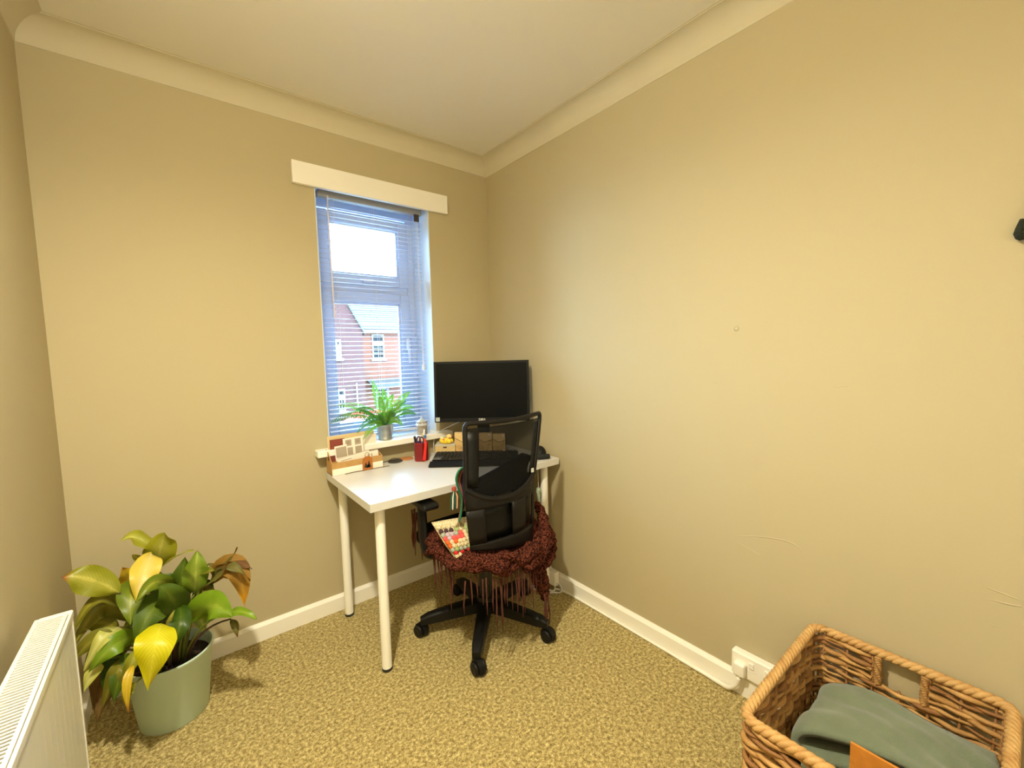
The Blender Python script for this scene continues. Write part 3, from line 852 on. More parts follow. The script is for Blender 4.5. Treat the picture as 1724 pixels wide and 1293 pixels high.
MB().box((-W2 + .006, -.0076, -H2 + .006), (-W2 + .028, -.0070, -H2 + .028), M=T).build('sticker', M_STK, bz, local=True)
fc = bpy.data.curves.new('logo_text', 'FONT'); fc.body = 'DELL'; fc.size = .019; fc.extrude = .0005; fc.align_x = 'CENTER'; fc.space_character = .95; fc.offset = .0004
fo = bpy.data.objects.new('logo_curve', fc); C.objects.link(fo)
bpy.context.view_layer.update()
fm = bpy.data.meshes.new_from_object(fo.evaluated_get(bpy.context.evaluated_depsgraph_get()))
bpy.data.objects.remove(fo)
fo = bpy.data.objects.new('logo_text', fm); C.objects.link(fo); fo.parent = bz
fo.matrix_local = T @ Matrix.Translation((0, -.0075, -H2 + .0045)) @ Matrix.Rotation(R(90), 4, 'X')
fm.materials.clear(); fm.materials.append(mat('logo_silver', (215, 215, 212), rough=.4))
MB().box((-.035, .045, .03), (.035, .065, .40)).build('stand_neck', M_BEZ, mon, local=True, bevel=.006)
MB().box((-.115, .045, 0), (.115, .170, .013)).box((-.035, .045, .010), (.035, .085, .05)).build('stand_base', M_BEZ, mon, local=True, bevel=.004)
# white cable below the monitor
mb = MB().tube(catmull([(-.335, -.175, .925), (-.37, -.13, .900), (-.41, -.085, .872), (-.445, -.050, .840), (-.452, -.037, .79), (-.450, -.036, .739)], 6), .0025, 6)
meta(mb.build('cable', M_CORD, smooth=True, angle=0), 'thin white cable running down below the monitor', 'cable')

kb = thing('keyboard', 'black keyboard with a raised palm rest lying askew on the white desk', 'keyboard', (-.633, -.312, DZ), RZ)
M_KB = mat('keyboard_black', (15, 14, 13), rough=.6, spec=.3)
M_KEY = mat('key_black', (24, 22, 20), rough=.5, spec=.3)
MB().prism([(0, .002), (.055, .002), (.062, .018), (.05, .020), (.012, .012), (0, .006)], 'x', 0, .46).build('palm_rest', mat('palm_rest_black', (15, 14, 14), .8, spec=.2), kb, local=True, bevel=.002)
MB().prism([(.064, .002), (.205, .002), (.205, .030), (.064, .016)], 'x', .004, .456).build('key_deck', M_KB, kb, local=True, bevel=.002)
mb = MB()
for r_ in range(6):
    y = .070 + r_ * .0222
    z = .0165 + .0142 * (y - .064) / .141
    x = .012
    while x < .44:
        wd = .0165
        if r_ == 0 and .085 < x < .2: wd = .11
        if not (.300 < x < .306 or .372 < x < .376):
            mb.box((x, y, z), (x + wd, y + .0175, z + .0075))
        x += wd + .0025
o = mb.build('keys', M_KEY, kb, local=True, bevel=.001); o['kind'] = 'stuff'
for i in range(3):
    MB().box((.010 + .004 * i, .072 + .026 * i, .024), (.052, .080 + .026 * i, .0275)).build('media_key', mat('media_key_grey', (120, 118, 112), .4), kb, local=True)

ms = thing('computer_mouse', 'black humped computer mouse near the right end of the desk', 'mouse', (-.072, -.530, DZ), RZ)
mb = MB().grid(lambda u, v: Vector((.036 * math.cos(2 * math.pi * u) * math.sin(math.pi / 2 * v), .055 * math.sin(2 * math.pi * u) * math.sin(math.pi / 2 * v), .003 + .055 * math.cos(math.pi / 2 * v) ** .8)), 24, 10)
mb.build('mouse_shell', M_KB, ms, local=True, smooth=True)
MB().box((-.002, .02, .046), (.002, .035, .052)).build('scroll_wheel', M_KEY, ms, local=True)
wr = MB().tube(catmull([(-.17, -.548, .750), (-.12, -.580, .750), (-.072, -.606, .750)], 5), [.011] + [.0135] * 9 + [.011], 12)
meta(wr.build('wrist_rest', mat('wrist_rest_black', (24, 23, 22), .85), smooth=True), 'black padded wrist rest on the front right edge of the desk', 'wrist rest')

# ------------------------------------------------------------------ letter rack and its papers
M_KRAFT = mat('kraft_card', (190, 150, 92), rough=.8, noise=(40, .5), rgb2=(176, 134, 78))
M_KRAFT2 = mat('kraft_card_pale', (214, 190, 140), rough=.8)
M_EDGE = mat('card_cut_edge', (60, 44, 30), rough=.8)
M_PAPER = mat('paper_white', (238, 230, 216), rough=.8)
M_INK = mat('paper_print_grey', (172, 158, 138), rough=.85)
M_INKD = mat('paper_print_dark', (158, 142, 124), rough=.85)
rx0, rx1, ry0, ry1 = -1.042, -.792, -.124, -.036
rk = thing('letter_rack', 'kraft cardboard letter rack full of papers at the left end of the desk', 'letter rack', ((rx0 + rx1) / 2, (ry0 + ry1) / 2, DZ))
MB().box((rx0, ry0, DZ), (rx1, ry1, DZ + .004)).build('bottom', M_KRAFT, rk)
for x in (rx0, rx1 - .004):
    hole = [(ry0, DZ), (ry1, DZ), (ry1, DZ + .118 if x == rx0 else DZ + .08), (ry1 - .030, DZ + .108 if x == rx0 else DZ + .075), (ry0, DZ + .060)]
    MB().prism([(y, z) for y, z in hole], 'x', x, x + .004).build('side_panel', M_KRAFT, rk)
mb = MB().prism([(ry1 - .045 + .009 * math.cos(t), DZ + .078 + .011 * math.sin(t)) for t in [i * math.pi / 8 for i in range(16)]], 'x', rx0 - .0006, rx0 + .0046)
mb.build('finger_hole', M_EDGE, rk)
MB().box((rx0 + .004, ry1 - .004, DZ), (rx1 - .004, ry1, DZ + .085)).build('back_panel', M_KRAFT, rk)
MB().box((rx0 + .004, ry0, DZ), (rx1 - .004, ry0 + .004, DZ + .062)).build('front_panel', M_KRAFT, rk)
MB().box((rx0 + .002, ry0 - .0012, DZ + .001), (rx1, ry0, DZ + .032)).build('front_band', M_PAPER, rk)
MB().box((rx0 + .004, -.088, DZ), (rx1 - .004, -.085, DZ + .06)).build('divider', M_KRAFT, rk)
# hanging tag
tg = thing('wooden_tag', 'brown tag printed with dark fir trees hanging on the front of the letter rack', 'tag', (-.873, ry0 - .004, DZ + .002))
tx = -.873; ty = ry0 - .0052
MB().prism([(tx - .026, DZ + .002), (tx + .026, DZ + .002), (tx + .024, DZ + .056), (tx + .012, DZ + .070), (tx - .012, DZ + .070), (tx - .024, DZ + .056)], 'y', ty - .004, ty).build('tag_plate', mat('tag_brown', (168, 100, 36), .7), tg, bevel=.001)
M_TREE = mat('tree_print', (44, 40, 30), .8)
mb = MB()
for cx, zb, hh, ww in ((-.009, .016, .026, .009), (.006, .016, .034, .010), (.002, .012, .020, .012)):
    mb.prism([(tx + cx - ww, DZ + zb), (tx + cx + ww, DZ + zb), (tx + cx, DZ + zb + hh)], 'y', ty - .0048, ty - .004)
mb.build('tree_print', M_TREE, tg)
MB().tube([(tx + .011 * math.cos(t), ty - .002, DZ + .077 + .012 * math.sin(t)) for t in [i * math.pi / 8 for i in range(16)]], .0014, 6, closed=True).build('ring', mat('ring_wire', (150, 130, 100), .4, metal=.6), tg, smooth=True)
mb = MB().tube(catmull([(-.985, -.133, DZ + .002), (-.94, -.130, DZ + .003), (-.90, -.131, DZ + .002), (-.86, -.1315, DZ + .002), (-.80, -.137, DZ + .003), (-.765, -.139, DZ + .002)], 4), .0017, 5)
meta(mb.build('twig', mat('twig_brown', (96, 70, 44), .9), smooth=True), 'thin brown twig lying along the front of the letter rack', 'twig')

def sheet(name, label, x0, x1, y, z0, z1, m, tilt=0, th=.0012, lean=0, cat='paper'):
    t = thing(name, label, cat, ((x0 + x1) / 2, y, z0))
    M = Matrix.Translation(((x0 + x1) / 2, y, z0)) @ Matrix.Rotation(R(lean), 4, 'X') @ Matrix.Rotation(R(tilt), 4, 'Y')
    w_ = (x1 - x0) / 2; h = z1 - z0
    MB().box((-w_, -th / 2, 0), (w_, th / 2, h), M=M).build('sheet', m, t)
    t['hw'] = w_
    return t, M, w_, h, th
def ink(t, M, rects, th, m):
    mb = MB()
    for (a, b_, c_, d_) in rects:
        mb.box((a, -th / 2 - .0006, c_), (b_, -th / 2 - .0001, d_), M=M)
    mb.build('print', m, t)
zb = DZ + .005
t, M, w_, h, th = sheet('kraft_envelope', 'tall kraft card backing sheet at the rear of the letter rack', -1.032, -.80, -.0445, zb, zb + .176, M_KRAFT2, -1.0, .002, 0, 'card')
t, M, w_, h, th = sheet('booklet', 'dark red booklet standing in the letter rack', -1.026, -.955, -.055, zb, zb + .158, mat('booklet_red', (134, 62, 48), .6), 0, .004, 0, 'booklet')
t, M, w_, h, th = sheet('leaflet', 'printed leaflet with four small pictures in the letter rack', -.962, -.855, -.064, zb, zb + .158, M_PAPER, -2, .001, 0, 'leaflet')
ink(t, M, [(-.042, -.012, .118, .150), (.004, .034, .118, .150), (-.046, -.008, .072, .110), (.004, .036, .072, .110)], th, M_INK)
ink(t, M, [(-.036, -.020, .126, .144), (.010, .026, .126, .144), (.046, .048, .06, .150)], th + .0012, M_INKD)
t, M, w_, h, th = sheet('magazine_page', 'small grey picture page in front of the red booklet', -1.005, -.945, -.075, zb, zb + .128, M_PAPER, -3, .001, 0, 'paper')
ink(t, M, [(-.025, .026, .07, .12)], th, M_INK)
t, M, w_, h, th = sheet('folded_letter', 'plain pale letter at the right of the letter rack', -.868, -.795, -.052, zb, zb + .160, mat('paper_pale', (226, 216, 200), .8), 1, .001, 0, 'letter')
t, M, w_, h, th = sheet('long_envelope', 'long white envelope tilted in the front of the letter rack', -1.000, -.842, -.098, zb, zb + .080, M_PAPER, -7.5, .0015, 0, 'envelope')
ink(t, M, [(-.06, -.01, .062, .065), (-.06, -.02, .052, .054), (-.06, -.03, .044, .046)], th, M_INK)
ink(t, M, [(-.075, .075, .0785, .0800)], th, M_INKD)
t, M, w_, h, th = sheet('short_envelope', 'short white envelope at the front right of the letter rack', -.868, -.802, -.105, zb, zb + .082, M_PAPER, -4, .0012, 0, 'envelope')
ink(t, M, [(-.022, -.014, .03, .07), (-.004, .002, .03, .07)], th, M_INK)

# coasters
meta(MB().lathe([(0, 0), (.036, 0), (.038, .002), (.038, .005), (.036, .0065), (0, .0065)], (-.705, -.076, DZ), 32).build('coaster', mat('coaster_slate', (58, 52, 44), .8), smooth=True, angle=30), 'dark round coaster on the desk right of the letter rack', 'coaster')
meta(MB().lathe([(0, 0), (.033, 0), (.035, .002), (.035, .005), (.033, .006), (0, .006)], (-.634, -.066, DZ), 32).build('coaster', mat('coaster_wood', (190, 128, 74), .7), smooth=True, angle=30), 'round orange-brown wooden coaster beside the red pen pot', 'coaster')
mb = MB().tube(catmull([(-.775, -.045, DZ + .003), (-.74, -.050, DZ + .003), (-.70, -.031, DZ + .0085), (-.66, -.033, DZ + .003), (-.61, -.028 - .006, DZ + .003)], 5), .0018, 5)
meta(mb.build('cable', mat('cable_black', (40, 36, 32), .6), smooth=True, angle=0), 'thin black cable on the desk under the windowsill', 'cable')

# ------------------------------------------------------------------ pen pot and its contents
px_, py_ = -.584, -.142
M_RED = mat('pot_red_mesh', (120, 18, 22), rough=.4, metal=.0)
pp = thing('pen_pot', 'dark red hexagonal pen pot on the desk', 'pen pot', (px_, py_, DZ))
hexa = lambda r, a0=12: [(px_ + r * math.cos(R(a0 + 60 * k)), py_ + r * math.sin(R(a0 + 60 * k))) for k in range(6)]
MB().prism(hexa(.038), 'z', DZ, DZ + .004).build('pot_base', M_RED, pp)
for k in range(6):
    a, b_ = hexa(.040)[k], hexa(.040)[(k + 1) % 6]; c_, d_ = hexa(.0375)[(k + 1) % 6], hexa(.0375)[k]
    MB().prism([a, b_, c_, d_], 'z', DZ, DZ + .098).build('pot_side', M_RED, pp)
MB().tube([(x, y, DZ + .098) for x, y in hexa(.0388)], .0018, 6, closed=True).build('pot_rim', mat('pot_rim_red', (150, 28, 30), .4), pp)
def pen(name, label, p0, p1, r, m1, m2=None, cap=.25):
    p0, p1 = Vector(p0), Vector(p1); mm_ = p0 + (p1 - p0) * (1 - cap)
    t = thing(name, label, 'pen', tuple(p0))
    MB().tube([p0, mm_], r, 8).build('barrel', m1, t, smooth=True, angle=40)
    MB().tube([mm_, mm_ + (p1 - mm_) * .9, p1], [r * 1.08, r * 1.08, r * .5], 8).build('pen_cap', m2 or m1, t, smooth=True, angle=40)
z0 = DZ + .006
pen('marker_pen', 'black marker pen leaning left in the red pen pot', (px_ - .006, py_ + .012, z0), (px_ - .032, py_ + .008, z0 + .128), .0065, mat('pen_black', (22, 22, 24), .4))
pen('ballpoint_pen', 'teal-capped white pen standing at the right of the red pen pot', (px_ + .012, py_ + .004, z0), (px_ + .034, py_ + .022, z0 + .155), .0042, mat('pen_teal', (40, 150, 140), .35), mat('pen_white', (236, 240, 238), .4), .2)
pen('felt_tip_pen', 'blue and clear felt tip pen in the red pen pot', (px_ + .006, py_ - .006, z0), (px_ + .028, py_ - .004, z0 + .128), .0050, mat('pen_clear', (186, 196, 204), .3), mat('pen_blue', (74, 100, 160), .4), .15)
pen('pencil', 'cream pencil in the middle of the red pen pot', (px_, py_ - .004, z0), (px_ + .006, py_ - .012, z0 + .142), .0045, mat('pencil_cream', (226, 192, 130), .5), None, .1)
scs = thing('scissors', 'scissors with dark purple handles standing in the red pen pot', 'scissors', (px_ - .010, py_ - .010, z0))
M_PUR = mat('scissors_purple', (62, 44, 84), .4)
for sx, zc in ((-.020, .110), (-.004, .106)):
    cx, cy, cz = px_ + sx, py_ - .014, z0 + zc
    MB().tube([(cx + .011 * math.cos(t), cy + .003 * math.cos(t), cz + .017 * math.sin(t)) for t in [i * math.pi / 9 for i in range(18)]], .0040, 7, closed=True).build('handle', M_PUR, scs, smooth=True, angle=0)
MB().box((px_ - .016, py_ - .016, z0), (px_ - .006, py_ - .013, z0 + .092)).build('blade', mat('steel', (180, 184, 188), .3, metal=1), scs)
rb = thing('red_ribbon', 'bright red ribbon hanging over the front of the pen pot', 'ribbon', (px_, py_ - .04, DZ))
M_RIB = mat('ribbon_red', (212, 34, 26), .5)
RP = catmull([(px_ + .008, py_ - .020, DZ + .122), (px_ + .007, py_ - .036, DZ + .112), (px_ + .004, py_ - .046, DZ + .09), (px_ - .002, py_ - .048, DZ + .05), (px_ - .010, py_ - .050, DZ + .008)], 5)
mb = MB().grid(lambda u, v: RP[min(len(RP) - 1, int(v * (len(RP) - 1) + .5))] + Vector(((u - .5) * (.006 + .011 * v), (u - .5) * (-.006), .004 * math.sin(u * 6))), 4, 20)
mb.build('ribbon_band', M_RIB, rb, smooth=True, solid=.0015, angle=0)

# ------------------------------------------------------------------ small boxes under the monitor
bx = thing('small_box', 'small kraft box with a black slot beside the red pen pot', 'box', (-.490, -.122, DZ), RZ)
MB().box((0, 0, 0), (.112, .095, .060)).build('box_body', mat('box_kraft', (212, 184, 126), .75), bx, local=True, bevel=.001)
MB().box((-.001, -.001, .056), (.113, .096, .0635)).build('box_lid', mat('box_lid_grey', (196, 188, 168), .7), bx, local=True, bevel=.001)
MB().box((.046, -.0018, .046), (.066, -.0002, .053)).build('slot', M_EDGE, bx, local=True)
ty_ = thing('toy_duck', 'little yellow toy duck with a scalloped ring on the small kraft box', 'toy', (-.420, -.128, DZ + .0635), RZ)
M_YEL = mat('toy_yellow', (244, 214, 60), .5)
mb = MB().grid(lambda u, v: Vector(((.036 + .004 * math.cos(8 * 2 * math.pi * u)) * math.cos(2 * math.pi * u) * math.sin(math.pi * v) ** .6, (.028 + .004 * math.cos(8 * 2 * math.pi * u)) * math.sin(2 * math.pi * u) * math.sin(math.pi * v) ** .6, .016 - .016 * math.cos(math.pi * v))), 48, 10)
mb.build('scalloped_body', M_YEL, ty_, local=True, smooth=True, weld=True)
MB().lathe([(0, 0), (.010, .002), (.0155, .010), (.0155, .017), (.010, .025), (0, .028)], (.018, -.006, .026), 16).build('head', mat('toy_peach', (248, 206, 130), .5), ty_, local=True, smooth=True)
MB().tube([(.020, -.021, .037), (.020, -.030, .035)], [.005, .002], 8).build('beak', mat('toy_orange', (230, 140, 60), .5), ty_, local=True, smooth=True)
MB().lathe([(0, .0), (.009, .0), (.008, .006), (0, .008)], (-.010, -.018, .024), 12).build('flower', mat('toy_pink', (240, 130, 110), .5), ty_, local=True, smooth=True)
MB().lathe([(0, 0), (.010, .004), (.008, .012), (0, .014)], (-.024, .0, .026), 12).build('tail', mat('toy_cream', (246, 236, 190), .5), ty_, local=True, smooth=True)

for i, (ox, lab) in enumerate(((.0, 'upright kraft gift box with brown flourishes beside the toy duck'), (.125, 'upright kraft gift box behind the chair mesh below the monitor logo'), (.215, 'kraft gift box furthest right below the monitor'))):
    g = thing('gift_box', lab, 'gift box', (-.388 + ox * .78, -.166 - ox * .625, DZ + (.0 if i == 0 else .0)), RZ, 'kraft gift boxes under the monitor')
    wv = .086 if i < 2 else .070; hv = (.124, .118, .112)[i]
    MB().box((0, 0, 0), (wv, .026, hv)).build('box_body', mat('gift_kraft', (206, 172, 112), .8), g, local=True, bevel=.001)
    mb = MB().prism([(0, hv), (wv, hv), (wv, hv * .70), (wv * .5, hv * .58), (0, hv * .78)], 'y', -.0025, -.0002)
    fl = mb.build('flap', mat('gift_flap', (222, 190, 132), .8), g, local=True)
    mb = MB().tube([(0, -.003, hv * .78), (wv * .5, -.003, hv * .58), (wv, -.003, hv * .70)], .0008, 5)
    mb.build('flap_edge', M_EDGE, fl, local=True)
    mb = MB()
    for k, (cx, cz, rr) in enumerate(((.28, .32, .013), (.42, .24, .010), (.72, .30, .014), (.80, .46, .010), (.62, .16, .009), (.85, .62, .006))):
        mb.tube([(wv * cx + rr * (1 - t / 14) * math.cos(t * .75 + k), -.0006, hv * cz + rr * (1 - t / 14) * math.sin(t * .75 + k)) for t in range(12)], .0007, 4)
    mb.build('flourish_print', mat('flourish_brown', (130, 92, 46), .8), g, local=True)
    MB().lathe([(0, 0), (.007, .001), (.007, .004), (0, .005)], (0, 0, 0), 10, M=Matrix.Translation((wv * .84, -.003, hv * .93)) @ Matrix.Rotation(R(90), 4, 'X')).build('seal', mat('seal_white', (236, 230, 214), .6), g, local=True)

# ------------------------------------------------------------------ windowsill: fern and jar
fc_ = Vector((-.726, -.008, .850))
fern = thing('potted_fern', 'green fern in a small galvanised bucket on the windowsill', 'potted plant', tuple(fc_))
M_ZINC = mat('galvanised_zinc', (186, 190, 188), rough=.38, metal=.85, noise=(30, .4), rgb2=(160, 164, 164))
MB().lathe([(0, .001), (.034, .001), (.036, .003), (.036, .008), (.0345, .010), (.047, .078), (.0495, .080), (.0495, .084), (.047, .085), (.0455, .080), (.044, .072)], tuple(fc_), 32).build('bucket', M_ZINC, fern, smooth=True, angle=50)
MB().lathe([(.0, .074), (.0445, .072), (.044, .070), (0, .069)], tuple(fc_), 20).build('soil', mat('potting_soil', (36, 26, 18), .95), fern, smooth=True)
M_FERN = mat('fern_green', (96, 150, 44), rough=.5, trans=.4, noise=(18, .5), rgb2=(130, 178, 60))
M_FERND = mat('fern_dark', (66, 122, 40), rough=.5, trans=.35)
FRONDS =  [(-1.012, -0.03, 0.976), (-0.953, 0.02, 1.057), (-0.939, 0.0, 0.997), (-0.888, -0.05, 0.916), (-0.873, -0.09, 0.886), (-0.569, 0.0, 1.095), (-0.553, -0.03, 0.971), (-0.713, 0.025, 1.121), (-0.77, 0.025, 1.167), (-0.596, 0.0, 1.044), (-0.65, -0.06, 0.924), (-0.659, 0.02, 1.088), (-0.881, -0.03, 1.03), (-0.538, 0.02, 1.002), (-0.753, -0.03, 1.086)]
for i, tip in enumerate(FRONDS):
    tip = Vector(tip); base = fc_ + Vector((rnd.uniform(-.016, .016), rnd.uniform(-.016, .012), .074))
    d = tip - base
    ctrl = base + d * .5 + Vector((0, -.01, .045 + .03 * abs(d.x) / (abs(d.z) + .08)))
    P = bez(base, ctrl, tip, 16)
    mb = MB().tube(P, [.0012] * 10 + [.0008] * 7, 4)
    Ltot = d.length
    for k in range(2, 17):
        for h in (0, .5):
            kk = k - h
            a, f = int(kk), kk - int(kk)
            p = P[a] * (1 - f) + P[min(16, a + 1)] * f
            tg_ = (P[min(16, a + 1)] - P[max(0, a - 1)]).normalized()
            view = Vector((-.35, -.9, .25))
            side = tg_.cross(view).normalized()
            s_ = kk / 16
            ln = .022 * math.sin(math.pi * min(1, .12 + s_ * .86)) ** .8 * (.8 + Ltot * 1.4)
            wd = .0037
            for sg in (-1, 1):
                dirv = (side * sg + tg_ * .35 + view * rnd.uniform(-.35, .35)).normalized()
                q = p + dirv * ln + Vector((0, 0, -.2 * ln))
                m_ = p + dirv * ln * .5
                mb.add([p, m_ + tg_ * wd, q, m_ - tg_ * wd], [(0, 1, 2, 3)])
    mb.build('frond', M_FERN if i % 3 else M_FERND, fern)
for i in range(9):
    a = rnd.uniform(0, 6.28); tip = fc_ + Vector((.06 * math.cos(a), -.02 + .03 * math.sin(a), .12 + rnd.uniform(0, .04)))
    base = fc_ + Vector((.01 * math.cos(a), .01 * math.sin(a), .072))
    P = bez(base, (base + tip) / 2 + Vector((0, 0, .04)), tip, 10)
    mb = MB().tube(P, .001, 4)
    for k in range(2, 11):
        tg_ = (P[min(10, k + 1)] - P[k - 1]).normalized(); side = tg_.cross(Vector((-.3, -.9, .3))).normalized()
        for sg in (-1, 1):
            q = P[k] + (side * sg + tg_ * .4).normalized() * .017 * math.sin(math.pi * k / 11); m_ = (P[k] + q) / 2
            mb.add([P[k], m_ + tg_ * .004, q, m_ - tg_ * .004], [(0, 1, 2, 3)])
    mb.build('frond', M_FERND, fern)

jr = thing('candle_jar', 'grey jar with a peaked crinkled cover at the right end of the windowsill', 'jar', (-.517, -.026, .850))
MB().lathe([(0, 0), (.026, 0), (.028, .004), (.031, .070), (.030, .074), (0, .074)], (-.517, -.026, .850), 24).build('jar_body', mat('jar_grey', (176, 168, 156), .5, noise=(40, .4), rgb2=(140, 126, 112)), jr, smooth=True, angle=40)
mb = MB().grid(lambda u, v: Vector((-.517 + (.035 * (1 - v) ** 1.2 + .0005) * (1 + .035 * math.sin(9 * 2 * math.pi * u)) * math.cos(2 * math.pi * u), -.026 + (.035 * (1 - v) ** 1.2 + .0005) * (1 + .035 * math.sin(9 * 2 * math.pi * u)) * math.sin(2 * math.pi * u), .850 + .068 + .036 * v ** 1.3 - .014 * (v == 0))), 54, 6)
mb.build('crinkled_cover', mat('cover_pale_grey', (214, 216, 214), .4, trans=.3), jr, smooth=True)

# ------------------------------------------------------------------ big leafy plant in the green bucket
PC = Vector((-1.678, -.253, 0))
plant = thing('potted_plant', 'large leafy plant with yellowing leaves in a sage green bucket by the radiator', 'potted plant', tuple(PC))
M_SAGE = mat('sage_green_bucket', (196, 218, 202), rough=.45)
MB().lathe([(0, .004), (.096, .004), (.100, .0), (.103, .004), (.1275, .232), (.131, .235), (.131, .241), (.127, .243), (.124, .238), (.122, .22), (.118, .19)], tuple(PC), 48).build('bucket', M_SAGE, plant, smooth=True, angle=50)
MB().lathe([(0, .205), (.06, .208), (.120, .198), (.12, .19), (0, .19)], tuple(PC), 32).build('soil', mat('plant_soil', (40, 26, 16), .95, bump=(120, 1, .01)), plant, smooth=True)
LM = {
    'green': leaf_mat('leaf_green', (104, 122, 24), (156, 164, 62)),
    'dark': leaf_mat('leaf_dark_green', (76, 100, 20), (112, 130, 44)),
    'dark2': leaf_mat('leaf_deep_green', (56, 84, 16), (94, 116, 38)),
    'lime': leaf_mat('leaf_lime', (156, 156, 38), (206, 206, 110)),
    'lime2': leaf_mat('leaf_lime_green', (120, 146, 40), (184, 194, 90)),
    'bright': leaf_mat('leaf_bright_green', (116, 148, 28), (150, 172, 60)),
    'olive': leaf_mat('leaf_olive', (140, 142, 32), (196, 190, 90), (150, 84, 30)),
    'olive2': leaf_mat('leaf_dull_olive', (122, 120, 34), (160, 152, 60)),
    'gold': leaf_mat('leaf_golden_yellow', (214, 206, 20), (240, 230, 70)),
    'yellow': leaf_mat('leaf_yellow', (214, 182, 40), (228, 200, 80), (180, 120, 40)),
    'cream': leaf_mat('leaf_cream_yellow', (226, 200, 80), (248, 226, 160), (226, 204, 60)),
    'pale': leaf_mat('leaf_pale_edge', (196, 196, 96), (226, 222, 150)),
    'orange': leaf_mat('leaf_dry_orange', (150, 112, 40), (176, 136, 60), (206, 150, 30), rough=.7),
    'brown': leaf_mat('leaf_dry_brown', (112, 78, 44), (130, 94, 56), rough=.8),
    'drygreen': leaf_mat('leaf_half_dry', (104, 100, 42), (130, 120, 62), (112, 70, 36), rough=.6),
    'drybrown': leaf_mat('leaf_withered', (120, 92, 48), (140, 112, 64), rough=.8),
}
M_STEM = mat('stem_green', (110, 118, 50), .5)
M_STEMB = mat('stem_brown', (70, 48, 30), .7)
